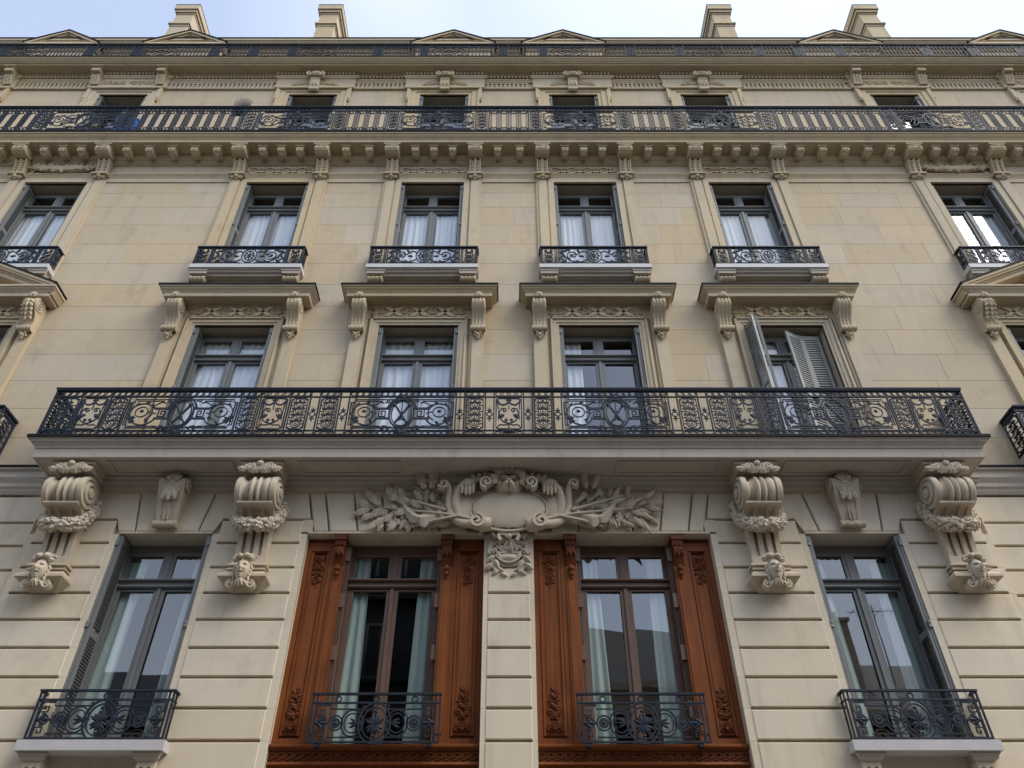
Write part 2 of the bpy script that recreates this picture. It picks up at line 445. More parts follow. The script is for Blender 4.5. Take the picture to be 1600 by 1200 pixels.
# ---------------------------------------------------------------- wall of stones with openings
def stone_wall(name, x0, x1, zs, holes, y, mat, lmin=1.1, lmax=2.2, gap=0.004, depth=0.10, bev=0.0022, back=0.42, seed=1):
    r = random.Random(seed)
    core = MB(); stones = []
    for ci in range(len(zs)-1):
        za, zb = zs[ci], zs[ci+1]
        xs = {x0, x1}
        for hx0, hx1, hz0, hz1 in holes:
            if hz0 < zb-1e-4 and hz1 > za+1e-4: xs |= {max(x0, hx0), min(x1, hx1)}
        xs = sorted(v for v in xs if x0 <= v <= x1)
        cells = []
        for a, b in zip(xs, xs[1:]):
            if b-a < 1e-3: continue
            free = [(za, zb)]
            for hx0, hx1, hz0, hz1 in holes:
                if hx0 < b-1e-3 and hx1 > a+1e-3:
                    nf = []
                    for p, q in free:
                        if hz0 > p+0.01: nf.append((p, min(q, hz0)))
                        if hz1 < q-0.01: nf.append((max(p, hz1), q))
                    free = [(p, q) for p, q in nf if q-p > 0.01]
            for p, q in free: cells.append([a, b, p, q])
        merged = []
        for c in sorted(cells, key=lambda c: (c[2], c[3], c[0])):
            if merged and abs(merged[-1][1]-c[0]) < 1e-3 and merged[-1][2:] == c[2:]: merged[-1][1] = c[1]
            else: merged.append(c)
        for a, b, p, q in merged:
            core.box(a, b, y+0.0045, y+back, p, q)
            cuts = [a]; t = a + r.uniform(0.35, 1.0)*lmax
            while t < b-lmin*0.5:
                cuts.append(t); t += r.uniform(lmin, lmax)
            cuts.append(b)
            for u, v in zip(cuts, cuts[1:]):
                stones.append((u+gap/2, v-gap/2, p+gap/2, q-gap/2))
    w = put(name, core, 'mortar', bld)
    for u, v, p, q in stones:
        m = MB(); m.block(u, v, y - r.uniform(0, 0.0015), y+depth, p, q, bev)
        put('stone_block', m, mat, w)
    return w

# ---------------------------------------------------------------- upper walls
W2H, W3H, W4H = 0.79, 0.745, 0.66
h2 = [(x-W2H, x+W2H, 9.20, 12.61) for x in both(AX2)]
h3 = [(x-W3H, x+W3H, 14.17, 17.40) for x in both(AX3)]
stone_wall('second_storey_wall', -WID, WID, [9.18, 9.84, 10.50, 11.17, 11.84, 12.50, 13.16], h2, 0.0, 'wall', seed=3)
stone_wall('third_storey_wall', -WID, WID, [13.16, 13.83, 14.49, 15.15, 15.82, 16.48, 17.02, 17.58], h2 + h3, 0.0, 'wall', seed=4)
h4 = [(x-W4H, x+W4H, 18.64, 21.49) for x in both(AX4 + (14.7,))]
stone_wall('fourth_storey_wall', -WID, WID, [18.56, 19.2, 19.85, 20.5, 21.1, 21.74], h4, 0.0, 'wall', seed=5)

# ---------------------------------------------------------------- the rusticated storey
J = [4.77 + 0.42*k for k in range(-8, 9)]            # joints up to 8.13
low = MB()
PIERS = [(-0.384, 0.384)] + [(s*3.19, s*4.685) if s > 0 else (-4.685, -3.19) for s in (-1, 1)] + \
        [(6.175, 7.6) if s > 0 else (-7.6, -6.175) for s in (-1, 1)]
for a, b in PIERS: low.box(a, b, YL+0.08, 0.62, 0.13, 7.88)
low.box(-7.6, 7.6, YL+0.08, 0.62, 7.88, 9.18)
for s in (-1, 1):
    a, b = sorted((s*7.6, s*WID)); low.box(a, b, 0.08, 0.62, 0.13, 9.18)
    a, b = sorted((s*4.685, s*6.175)); low.box(a, b, 0.02, 0.62, 0.13, 4.60)        # wall below the window
lw = put('first_storey_wall', low, 'rust', bld)
def rblock(x0, x1, z0, z1, y, b=0.010, depth=0.09, name='stone_block'):
    m = MB(); m.block(x0, x1, y-rnd.uniform(0, 0.002), y+depth, z0, z1, b); put(name, m, 'rust', lw)
def pstone(pts, y, b=0.012):
    """polygonal stone with chamfered face (x,z points, anticlockwise)"""
    n = len(pts); cx = sum(p[0] for p in pts)/n; cz = sum(p[1] for p in pts)/n
    inn = [(p[0]+(cx-p[0])*b*1.6/max(0.05, abs(cx-p[0])), p[1]+(cz-p[1])*b*1.3/max(0.05, abs(cz-p[1]))) for p in pts]
    m = MB()
    m.add([(p[0], y+0.09, p[1]) for p in pts] + [(p[0], y+b, p[1]) for p in pts] + [(p[0], y, p[1]) for p in inn],
          [tuple(range(2*n, 3*n))] + [(i, i+n, (i+1) % n+n, (i+1) % n) for i in range(n)] + [(i+n, i+2*n, (i+1) % n+2*n, (i+1) % n+n) for i in range(n)])
    put('stone_block', m, 'rust', lw)
G = 0.019
for a, b in PIERS:
    mg = 0.07 if b-a < 1 else 0.10
    top = 7.71
    for s, (u, v) in enumerate(((a, a+mg), (b-mg, b))):
        for k in range(len(J)-1):
            if J[k] < 1.3 or J[k+1] > 7.9: continue
            z1 = J[k+1] if J[k+1] < 7.7 else 7.875
            m = MB(); m.box(u, v, YL+0.010, YL+0.10, J[k]+0.0015, z1-0.0015); put('margin_stone', m, 'rust', lw)
    for k in range(len(J)-1):
        if J[k] < 1.3 or J[k+1] > 7.75: continue
        rblock(a+mg, b-mg, J[k]+G, J[k+1]-G, YL)
    if b-a > 1:
        rblock(a+mg, b-mg, 7.71+G, 8.13-G, YL)
    else:
        rblock(a+mg, b-mg, 7.71+G, 7.88, YL)
# flat arches over the side windows, stones over the timber bays
LZ0, LZ1 = 7.915, 8.635
for s in (-1, 1):
    xb = s*5.43
    pstone([(xb-0.485, LZ0), (xb+0.485, LZ0), (xb+0.60, LZ1), (xb-0.60, LZ1)], YL)
    for t in (-1, 1):
        pe = xb + t*0.745                     # edge of the opening
        q = [(xb+t*0.515, LZ0), (pe-t*0.01, LZ0), (pe+t*0.09, 8.147), (pe+t*0.80, 8.147), (pe+t*0.80, LZ1), (xb+t*0.63, LZ1)]
        if t < 0: q = q[::-1]
        pstone(q, YL)
    # from the pier to the centre, over the timber bay
    bot = [3.10, 2.85, 2.40, 1.97, 1.54, 1.10, 0.66]
    for i in range(len(bot)-1):
        o, n_ = bot[i], bot[i+1]
        f0, f1 = 0.17*o/2.85, 0.17*n_/2.85
        q = [(s*(o-0.015), LZ0), (s*(n_+0.015), LZ0), (s*(n_+f1+0.015), LZ1), (s*(o+f0-0.015), LZ1)]
        if s > 0: q = q[::-1]
        pstone(q, YL)
    q = [(s*3.88, 8.147), (s*3.185, 8.147), (s*3.295, LZ1), (s*3.88, LZ1)]
    if s < 0: q = q[::-1]
    pstone(q[::-1], YL)
    m = MB(); m.box(*sorted((s*3.115, s*3.29)), YL+0.010, YL+0.10, LZ0, 8.13); put('margin_stone', m, 'rust', lw)
    # outer end of the projecting bay and the plain side walls
    rblock(*sorted((s*6.98, s*7.6)), 8.147, LZ1, YL)
    zs = [z for z in J if z > 2.5] + [8.635]
    for k in range(len(zs)-1):
        z0 = zs[k]; z1 = zs[k+1]
        cut = 7.75 + (0.9 if k % 2 else 1.7)
        a = 7.602
        for c in (cut, cut+2.3, cut+4.7, WID):
            rblock(*sorted((s*(a+0.001), s*(c-0.001))), z0+G, z1-G, 0.0); a = c
    m = MB(); m.box(*sorted((s*7.585, s*7.603)), YL+0.012, 0.03, 1.3, 8.65); put('margin_stone', m, 'rust', lw)
m = MB()
for s in (-1, 1):
    m.box(*sorted((s*0.40, s*3.18)), YL+0.004, 0.30, 7.882, 7.912)
    m.box(*sorted((s*4.69, s*6.17)), YL+0.004, 0.30, 7.882, 7.912)
put('lintel_fillet', m, 'rust', bld)

# ---------------------------------------------------------------- string course beside the balcony
for s in (-1, 1):
    m = MB()
    m.cornice([(0, 9.178), (0.05, 9.178), (0.05, 9.12), (0.17, 9.10), (0.17, 9.07), (0.12, 9.05), (0.12, 8.93), (0.14, 8.92), (0.10, 8.86),
               (0.085, 8.84), (0.085, 8.77), (0.055, 8.74), (0.045, 8.70), (0.02, 8.655), (0, 8.65)], *sorted((s*7.75, s*WID)), 0.0, ret=False)
    put('string_course', m, 'slab', bld)
    m = MB(); m.box(*sorted((s*7.75, s*WID)), -0.19, 0.0, 9.104, 9.135); put('string_flashing', m, 'lead', bld)

# ---------------------------------------------------------------- long balcony of the second storey
BX = 7.58
slab = MB()
slab.cornice([(0, 9.205), (0.72, 9.205), (0.76, 9.20), (0.76, 9.165), (0.735, 9.155), (0.73, 9.12), (0.70, 9.10), (0.67, 9.07), (0.66, 9.055), (0.66, 9.035),
              (0.64, 9.03), (0.64, 8.865), (0.62, 8.85), (0.60, 8.85), (0.60, 8.862), (0.10, 8.862)], -BX+0.6, BX-0.6, YL-0.05)
sl = put('balcony_slab', slab, 'slab', bld)
# the slab is one run of stones: hairline joints cut across the front and soffit
for x in (-6.95, -4.62, -2.45, -0.85, 0.85, 2.45, 4.62, 6.95):
    m = MB(); m.box(x-0.004, x+0.004, YL-0.05-0.6425, YL-0.55, 8.864, 9.032); put('slab_joint', m, 'mortar', sl)
    m = MB(); m.box(x-0.004, x+0.004, YL-0.66, YL-0.15, 8.8595, 8.8630); put('slab_joint', m, 'mortar', sl)
m = MB(); m.cornice([(0, 9.245), (0.775, 9.222), (0.785, 9.222), (0.785, 9.175), (0.765, 9.175), (0.765, 9.21), (0, 9.21)], -BX+0.6, BX-0.6, YL-0.05)
put('balcony_flashing', m, 'lead', bld)
m = MB()
m.cornice([(0.0, 8.862), (0.17, 8.862), (0.17, 8.83), (0.14, 8.81), (0.13, 8.77), (0.08, 8.72), (0.075, 8.69), (0.04, 8.655), (0, 8.65)], -7.6, 7.6, YL, ret=True)
put('balcony_bed_moulding', m, 'slab', bld)
# coffers of the soffit: a raised frame between the corbels
for x0, x1 in ((-6.45, -4.45), (-3.4, -1.75), (1.75, 3.4), (4.45, 6.45)):
    m = MB(); y0, y1, z0, z1, t = YL-0.60, YL-0.22, 8.842, 8.864, 0.045
    m.box(x0, x1, y0, y0+t, z0, z1); m.box(x0, x1, y1-t, y1, z0, z1); m.box(x0, x0+t, y0+t, y1-t, z0, z1); m.box(x1-t, x1, y0+t, y1-t, z0, z1)
    put('soffit_frame', m, 'slab', sl)

# ---------------------------------------------------------------- main cornice and the fifth-floor balcony it carries
ZS = 18.33
m = MB()
m.cornice([(0, 18.64), (0.64, 18.60), (0.66, 18.58), (0.66, 18.545), (0.63, 18.535), (0.625, 18.51), (0.60, 18.48), (0.565, 18.455), (0.555, 18.44), (0.555, 18.425),
           (0.54, 18.42), (0.54, 18.335), (0.525, 18.33), (0.20, 18.33), (0.20, 18.30), (0.17, 18.27), (0.16, 18.22), (0.10, 18.17), (0.095, 18.13), (0.05, 18.09), (0.03, 18.08), (0, 18.08)],
          -WID, WID, 0.0, ret=False)
autos = put('main_cornice', m, 'trim', bld)
m = MB(); m.box(-WID, WID, -0.68, 0.0, 18.585, 18.612); put('cornice_flashing', m, 'lead', bld)
m = MB(); m.box(-WID, WID, -0.022, 0.30, 17.69, 18.10)
put('frieze', m, 'wall', bld)
m = MB()
m.cornice([(0, 17.70), (0.085, 17.695), (0.085, 17.665), (0.06, 17.65), (0.06, 17.625), (0.04, 17.60), (0.035, 17.58), (0.0, 17.575)], -WID, WID, 0.0, ret=False)
put('architrave', m, 'trim', bld)
# wall panels between the third-storey pilasters have a raised top band
xs3 = both(AX3 + (14.9,))
for a, b in zip([-WID] + xs3, xs3 + [WID]):
    u, v = (a+1.17 if a > -WID else a), (b-1.17 if b < WID else b)
    if v-u < 0.3: continue
    m = MB(); m.box(u, v, -0.028, 0.02, 17.43, 17.578)
    put('wall_band', m, 'wall', bld)
# modillions
def modillion(cx, w, big):
    m = MB(); p = 0.50 if big else 0.44
    z0 = 18.065 if big else 18.13
    m.xprism([(-0.17, z0+0.02), (-p+0.10, z0-0.005), (-p+0.02, z0+0.03), (-p, z0+0.06), (-p, 18.285), (-0.17, 18.285)], cx-w/2, cx+w/2)
    o = put('modillion', m, 'trim', bld)
    c = MB(); c.box(cx-w/2-0.035, cx+w/2+0.035, -p-0.03, -0.18, 18.285, 18.328); put('modillion_cap', c, 'trim', o)
    q = MB()
    if big:
        q.bar([(cx-w*0.36, 18.15), (cx+w*0.36, 18.15), (cx+w*0.36, 18.255), (cx-w*0.36, 18.255)], 0.018, 0.03, True, -p-0.005)
        for a in (35, 145, 215, 325, 90, 270): q.leaf(cx, 18.2, a, 0.10, 0.04, -p-0.002, 0.018)
        put('rosette', q, 'trim', o)
    else:
        q.bar([(cx-w*0.3, 18.115), (cx-w*0.3, 18.23)], 0.014, 0.02, False, -p)
        q.bar([(cx+w*0.3, 18.115), (cx+w*0.3, 18.23)], 0.014, 0.02, False, -p)
        q.xprism([(-0.22, z0-0.012), (-p+0.12, z0-0.03), (-p+0.06, z0+0.01), (-0.22, z0+0.03)], cx-w*0.3, cx+w*0.3)
        put('modillion_scroll', q, 'trim', o)
bigs = []
for c in xs3: bigs += [c-1.0, c+1.0]
for x in bigs:
    if abs(x) < 16.5: modillion(x, 0.33, True)
for c in xs3:
    for d in (-0.45, 0, 0.45): modillion(c+d, 0.17, False)
for a, b in zip(xs3, xs3[1:]):
    u, v = a+1.0, b-1.0; n = max(2, round((v-u)/0.56)-1)
    if v-u < 1.0: continue
    for k in range(n): modillion(u+(v-u)*(k+1)/(n+1), 0.17, False)

# ---------------------------------------------------------------- top entablature
BRK = [(x-1.09, x+1.09) for x in both(AX4 + (14.7,))]     # it breaks forward over every window
m = MB()
m.cornice([(0, 22.60), (0.53, 22.575), (0.55, 22.56), (0.55, 22.53), (0.52, 22.52), (0.515, 22.50), (0.48, 22.47), (0.45, 22.455), (0.44, 22.44), (0.40, 22.435), (0.40, 22.40), (0.39, 22.395),
           (0.14, 22.395), (0.14, 22.37), (0.10, 22.35), (0.09, 22.34), (0, 22.34)], -WID, WID, 0.0, ret=False)
put('top_cornice', m, 'trim', bld)
m = MB(); m.box(-WID, WID, -0.57, 0.45, 22.578, 22.606); put('top_flashing', m, 'lead', bld)
m = MB(); m.box(-WID, WID, -0.012, 0.40, 21.74, 22.36); put('top_frieze', m, 'wall', bld)
free = []
e = -WID
for a, b in BRK: free.append((e, a)); e = b
free.append((e, WID))
for a, b in free:
    if b-a < 0.3: continue
    m = MB(); m.cornice([(0, 22.24), (0.06, 22.24), (0.06, 22.18), (0.045, 22.165), (0.03, 22.14), (0.012, 22.13), (0, 22.13)], a, b, -0.012, ret=False)
    put('dentil_bed', m, 'trim', bld)
    d = MB(); x = a+0.04
    while x < b-0.06: d.box(x, x+0.058, -0.115, -0.013, 22.245, 22.335); x += 0.10
    tag(put('dentil_row', d, 'trim', bld), None, None, None, 'stuff')
    fl = MB(); x = a+0.06
    fl.box(a, b, -0.062, -0.013, 22.075, 22.115); fl.box(a, b, -0.062, -0.013, 21.745, 21.80)
    while x < b-0.08:
        fl.box(x, x+0.055, -0.055, -0.013, 21.80, 22.03); fl.box(x-0.06, x+0.06, -0.050, -0.013, 22.03, 22.075); x += 0.12
    tag(put('fluted_frieze', fl, 'trim', bld), None, None, None, 'stuff')
for i, (a, b) in enumerate(BRK):
    m = MB(); m.box(a, b, -0.10, -0.013, 21.745, 22.18)
    m.cornice([(0, 22.30), (0.06, 22.30), (0.06, 22.24), (0.04, 22.22), (0.025, 22.19), (0, 22.18)], a, b, -0.10)
    put('entablature_block', m, 'trim', bld)
    d = MB(); x = a-0.02
    while x < b-0.02: d.box(x, x+0.058, -0.20, -0.10, 22.302, 22.375); x += 0.10
    d.box(a-0.08, b+0.08, -0.175, -0.10, 22.372, 22.393)
    tag(put('dentil_row', d, 'trim', bld), None, None, None, 'stuff')

# ---------------------------------------------------------------- attic, roof, chimneys
at = MB(); at.box(-WID, WID, 0.50, 0.9, 22.6, 24.85)
aw = put('attic_wall', at, 'trim', bld)
PEDX = [(-13.55, 1.12), (-9.80, 1.24), (-1.69, 1.25), (1.66, 1.25), (10.02, 1.26), (15.15, 1.24)]
m = MB(); m.cornice([(0, 25.22), (0.30, 25.20), (0.32, 25.19), (0.32, 25.10), (0.29, 25.09), (0.26, 25.04), (0.22, 25.02), (0.22, 24.93), (0.10, 24.92), (0.06, 24.85), (0, 24.84)], -WID, WID, 0.50, ret=False)
put('attic_cornice', m, 'trim', bld)
m = MB(); m.box(-WID, WID, 0.16, 0.60, 25.192, 25.235); put('roof_edge', m, 'lead', bld)
m = MB(); m.add([(-WID, 0.5, 25.21), (WID, 0.5, 25.21), (WID, 9.5, 28.2), (-WID, 9.5, 28.2), (-WID, 11, 0.2), (WID, 11, 0.2)], [(0, 1, 2, 3), (3, 2, 5, 4)])
put('roof', m, 'slate', bld)
for px, hw in PEDX:
    yb = 0.33
    p = MB(); hz = 24.86; ap = 25.60
    p.box(px-hw+0.1, px+hw-0.1, yb, 0.52, 22.6, 24.6)
    dm = put('dormer', p, 'trim', bld)
    q = MB(); q.cornice([(0, 24.87), (0.20, 24.86), (0.20, 24.78), (0.15, 24.76), (0.12, 24.70), (0.05, 24.62), (0, 24.60)], px-hw+0.2, px+hw-0.2, yb); put('pediment_cornice', q, 'trim', dm)
    q = MB(); q.prism([(px-hw+0.15, 24.86), (px+hw-0.15, 24.86), (px, ap-0.15)], yb-0.02, 0.52); put('pediment_panel', q, 'trim', dm)
    for s in (-1, 1):
        q = MB(); e = px+s*hw
        for (off, dd, t) in ((0.0, 0.21, 0.09), (0.09, 0.15, 0.07), (0.16, 0.10, 0.06)):
            zz = lambda x: ap - (ap-24.88)*abs(x-px)/hw
            aa = [(e, zz(e)-off), (px, ap-off), (px, ap-off-t), (e-s*0.06, zz(e)-off-t)]
            if s > 0: aa = aa[::-1]
            q.prism(aa, yb-dd, 0.52)
        put('raking_cornice', q, 'trim', dm)
        q = MB(); aa = [(e+s*0.05, 24.875), (px, ap+0.035), (px, ap+0.002), (e+s*0.02, 24.835)]
        if s > 0: aa = aa[::-1]
        q.prism(aa, yb-0.235, 0.55); put('pediment_flashing', q, 'lead', dm)
    q = MB(); q.box(px-0.55, px+0.55, yb-0.02, yb+0.02, 22.7, 24.35); put('dormer_window', q, 'dark', dm)
for cx in (-11.17, -6.20, 7.32, 12.40):
    w = 0.36; y0, y1 = 1.05, 4.6
    c = MB(); c.box(cx-w+0.06, cx+w-0.06, y0+0.06, y1, 24.6, 29.2)
    ch = put('chimney', c, 'trim', bld)
    for (g_, z0, z1) in ((0.10, 29.12, 29.40), (0.05, 28.98, 29.12), (0.0, 28.90, 28.98), (0.05, 28.12, 28.22), (0.0, 28.02, 28.12)):
        q = MB(); q.box(cx-w-g_+0.04, cx+w+g_-0.04, y0-g_+0.04, y1+g_, z0, z1-0.001); put('chimney_moulding', q, 'trim', ch)
    q = MB(); q.box(cx-w-0.07, cx+w+0.07, y0-0.07, y1+0.12, 29.40, 29.425); put('chimney_flashing', q, 'lead', ch)

# ================================================================== windows
ORD = ['first', 'second', 'third', 'fourth', 'fifth', 'sixth', 'seventh', 'eighth']
def frame_rect(m, x0, x1, z0, z1, t, y0, y1):
    m.box(x0, x1, y0, y1, z0, z0+t); m.box(x0, x1, y0, y1, z1-t, z1)
    m.box(x0, x0+t, y0, y1, z0+t, z1-t); m.box(x1-t, x1, y0, y1, z0+t, z1-t)
def window(cx, hw, z0, z1, zt, y=0.30, mat='grey', head=0.07):
    """casement window: frame, mullion and transom, two top lights, two casements, a pane in each; zt = underside of the transom"""
    m = MB(); t = 0.055
    m.box(cx-hw, cx-hw+t, y, y+0.09, z0, z1); m.box(cx+hw-t, cx+hw, y, y+0.09, z0, z1)
    m.box(cx-hw+t, cx+hw-t, y, y+0.09, z1-head, z1); m.box(cx-hw+t, cx+hw-t, y, y+0.09, z0, z0+0.05)
    m.box(cx-hw+t, cx+hw-t, y-0.035, y+0.09, zt+0.03, zt+0.12)
    m.cornice([(0, zt+0.155), (0.03, zt+0.15), (0.055, zt+0.135), (0.055, zt+0.118), (0.02, zt+0.10), (0, zt+0.10)], cx-hw+t, cx+hw-t, y-0.035, ret=False)
    m.cornice([(0, zt+0.045), (0.025, zt+0.045), (0.035, zt+0.02), (0.01, zt), (0, zt)], cx-hw+t, cx+hw-t, y-0.03, ret=False)
    m.box(cx-0.045, cx+0.045, y-0.01, y+0.09, zt+0.12, z1-head)
    w = put('window', m, mat, bld)
    for s in (-1, 1):
        xi, xo = cx+s*0.005, cx+s*(hw-t)
        a, b = sorted((xi, xo))
        c = MB(); frame_rect(c, a, b, z0+0.05, zt+0.03, 0.07, y-0.008, y+0.05)
        c.bar([(a+0.07, z0+0.12), (b-0.07, z0+0.12), (b-0.07, zt-0.04), (a+0.07, zt-0.04)], 0.02, 0.02, True, y+0.005)
        put('casement', c, mat, w)
        p = MB(); tilt = rnd.uniform(-0.004, 0.004); tx = rnd.uniform(-0.004, 0.004)
        p.add([(a+0.06, y+0.03-tx, z0+0.11), (b-0.06, y+0.03+tx, z0+0.11), (b-0.06, y+0.03+tilt+tx, zt-0.03), (a+0.06, y+0.03+tilt-tx, zt-0.03)], [(0, 1, 2, 3)])
        put('pane', p, 'glass', w)
        a, b = sorted((cx+s*0.045, xo))
        c = MB(); frame_rect(c, a, b, zt+0.12, z1-head, 0.055, y+0.002, y+0.06); put('top_light', c, mat, w)
        p = MB(); p.add([(a+0.05, y+0.03, zt+0.17), (b-0.05, y+0.03, zt+0.17), (b-0.05, y+0.031, z1-head-0.05), (a+0.05, y+0.031, z1-head-0.05)], [(0, 1, 2, 3)])
        put('pane', p, 'glass', w)
    k = MB(); k.box(cx-0.028, cx+0.028, y-0.035, y-0.008, z0+0.05, zt); k.blob((cx, y-0.055, zt+0.03), (0.018, 0.018, 0.022), 6, 4)
    put('meeting_strip', k, mat, w)
    # the room behind
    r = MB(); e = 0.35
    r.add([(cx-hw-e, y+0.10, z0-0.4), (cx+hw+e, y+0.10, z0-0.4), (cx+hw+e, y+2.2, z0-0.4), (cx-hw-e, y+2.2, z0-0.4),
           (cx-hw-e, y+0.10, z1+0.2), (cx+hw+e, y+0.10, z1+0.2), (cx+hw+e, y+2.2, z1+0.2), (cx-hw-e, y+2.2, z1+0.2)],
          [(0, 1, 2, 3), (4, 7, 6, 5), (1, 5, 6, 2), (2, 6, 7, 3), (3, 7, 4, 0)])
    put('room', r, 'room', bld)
    return w
def curtain(x0, x1, z0, z1, y, mat, label, group, waves=9, amp=0.022, slant=0.0):
    m = MB(); n = max(24, int(waves*7)); rows = 7
    ph = rnd.uniform(0, 6); p2 = rnd.uniform(0, 6); jit = [1.0+0.35*sin(7.3*i/n+p2) for i in range(n+1)]
    for back in (0, 1):
        a = []
        for j in range(rows+1):
            v = j/rows
            for i in range(n+1):
                u = i/n
                xx = x0 + (x1-x0)*u + slant*(1-v)*(u-0.5)
                yy = y + amp*(0.5+0.5*(1-v))*jit[i]*sin(2*PI*waves*u+ph+0.6*sin(3*v+5*u)) + back*0.006
                a.append((xx, yy, z0+(z1-z0)*v))
        f = [(j*(n+1)+i, j*(n+1)+i+1, (j+1)*(n+1)+i+1, (j+1)*(n+1)+i) for j in range(rows) for i in range(n)]
        if back: f = [q[::-1] for q in f]
        m.add(a, f)
    m.smooth = True
    return tag(put('curtain', m, mat), label, 'curtain', group)
def shutter(cx, s, hw, z0, z1, y0=0.01, y1=0.285, thick=0.035, leaves=2, mat='grey'):
    """louvred shutter leaves folded back against the reveal; s is the side of the window"""
    m = MB(); sl = MB(); hg = MB()
    for l in range(leaves):
        xo = cx+s*(hw-0.006-l*(thick+0.008)); xi = xo-s*thick
        a, b = sorted((xo, xi)); ya, yb = y0+0.006*l, y1-0.01*l
        m.box(a, b, ya, ya+0.05, z0, z1); m.box(a, b, yb-0.05, yb, z0, z1)
        for z in (z0, (z0+z1)/2-0.05, z1-0.10): m.box(a, b, ya+0.05, yb-0.05, z, z+0.10)
    z = z0+0.12
    while z < z1-0.14:
        if abs(z-(z0+z1)/2) > 0.07:
            sl.add([(a, ya+0.05, z), (b, ya+0.05, z+0.022), (b, yb-0.05, z+0.022), (a, yb-0.05, z), (a, ya+0.05, z+0.008), (b, ya+0.05, z+0.030), (b, yb-0.05, z+0.030), (a, yb-0.05, z+0.008)],
                   [(0, 1, 2, 3), (4, 7, 6, 5), (0, 4, 5, 1), (2, 6, 7, 3), (1, 5, 6, 2), (0, 3, 7, 4)])
        z += 0.045
    o = put('shutter', m, mat, bld)
    tag(put('louvres', sl, mat, o), None, None, None, 'stuff')
    for z in (z0+0.35, (z0+z1)/2+0.1, z1-0.12):
        hg = MB(); hg.box(*sorted((cx+s*(hw-0.004), cx+s*(hw-0.05))), y0-0.028, y0-0.004, z-0.05, z+0.05)
        hg.blob((cx+s*(hw-0.03), y0-0.03, z+0.02), (0.014, 0.014, 0.03), 6, 4); put('hinge', hg, 'steel', o)
    return o

# ================================================================== carved consoles
def volute(m, xs, s, cy, cz, r):
    """spiral scroll on the side face xs (s = outward direction)"""
    m.lathe_x([(xs, r), (xs+s*0.014, r*0.96), (xs+s*0.018, r*0.80), (xs+s*0.006, r*0.74), (xs+s*0.006, r*0.56), (xs+s*0.02, r*0.50), (xs+s*0.022, r*0.36), (xs+s*0.008, r*0.32), (xs+s*0.008, r*0.2), (xs+s*0.026, r*0.16), (xs+s*0.03, 0.001)], cy, cz, 16)
def console(cx, w, zt, zb, pt, pb, yb, leaf=False, name='console', drop=True, mat='trim'):
    """S-scroll console with ribbed front: top volute at projection pt, foot scroll at projection pb"""
    h = zt-zb; R1 = min(pt*0.48, h*0.2); rb = pb*0.55
    strips = 7; m = MB()
    for k in range(strips):
        ins = 0.0 if k % 2 == 0 else 0.016
        if leaf and 1 <= k <= 5: ins = 0.01
        c0 = [(0, zt), (pt-R1, zt)]
        c1 = [(pt-R1+R1*sin(R(t)), zt-R1+R1*cos(R(t))) for t in range(10, 100, 12)]
        c2 = bez((pt, zt-R1), (pt*0.98, zt-h*0.42), (pb*0.75, zt-h*0.45), (pb*0.80, zt-h*0.80+0.0), 8)[1:]
        P_ = c0 + [(p-ins, z-ins*0.5) for p, z in c1+c2] + [(pb*0.6, zb+rb), (0, zb+rb)]
        m.xprism([(yb-p, z) for p, z in P_], cx-w/2+w*k/strips, cx-w/2+w*(k+1)/strips)
    o = put(name, m, mat, bld)
    for s in (-1, 1):
        v = MB(); volute(v, cx+s*w/2, s, yb-pt+R1*1.05, zt-R1*1.05, R1*0.95); put('volute', v, mat, o)
    f = MB(); prof = []
    for k in range(13):
        u = k/12; prof.append((cx-w*0.62+w*1.24*u, rb*(0.86+0.14*abs(cos(PI*u*4)))))
    f.lathe_x([(prof[0][0], 0.001)] + prof + [(prof[-1][0], 0.001)], yb-pb*0.62, zb+rb, 12)
    put('foot_scroll', f, mat, o)
    lf = MB()
    for a in (50, 90, 130, 20, 160): lf.leaf(cx, zt-0.02-(0.03 if a in (20, 160) else 0), a, 0.10, 0.06, yb-pt-0.01, 0.025)
    if leaf:
        for i in range(5):
            t = i/5; z = zt-R1*0.9-h*0.5*t; p = pt-(pt-pb*0.8)*max(0, (t-0.15))**1.0
            for s in (-1, 1):
                lf.leaf(cx+s*w*0.05, z, 270+s*42, 0.15, 0.075, yb-p-0.02, 0.03, lobes=1)
            lf.leaf(cx, z, 270, 0.14, 0.06, yb-p-0.03, 0.035)
    put('acanthus', lf, mat, o)
    if drop:
        d = MB(); z = zb-0.005
        d.leaf(cx, z, 270, 0.17, 0.10, yb-pb*0.35, 0.05, lobes=1)
        for s in (-1, 1):
            d.leaf(cx, z, 270+s*38, 0.12, 0.07, yb-pb*0.35, 0.04); d.blob((cx+s*0.045, yb-pb*0.55, z-0.03), (0.035, 0.035, 0.03), 6, 4)
        d.blob((cx, yb-pb*0.6, z-0.08), (0.04, 0.04, 0.04), 6, 4)
        put('leaf_drop', d, mat, o)
    return o
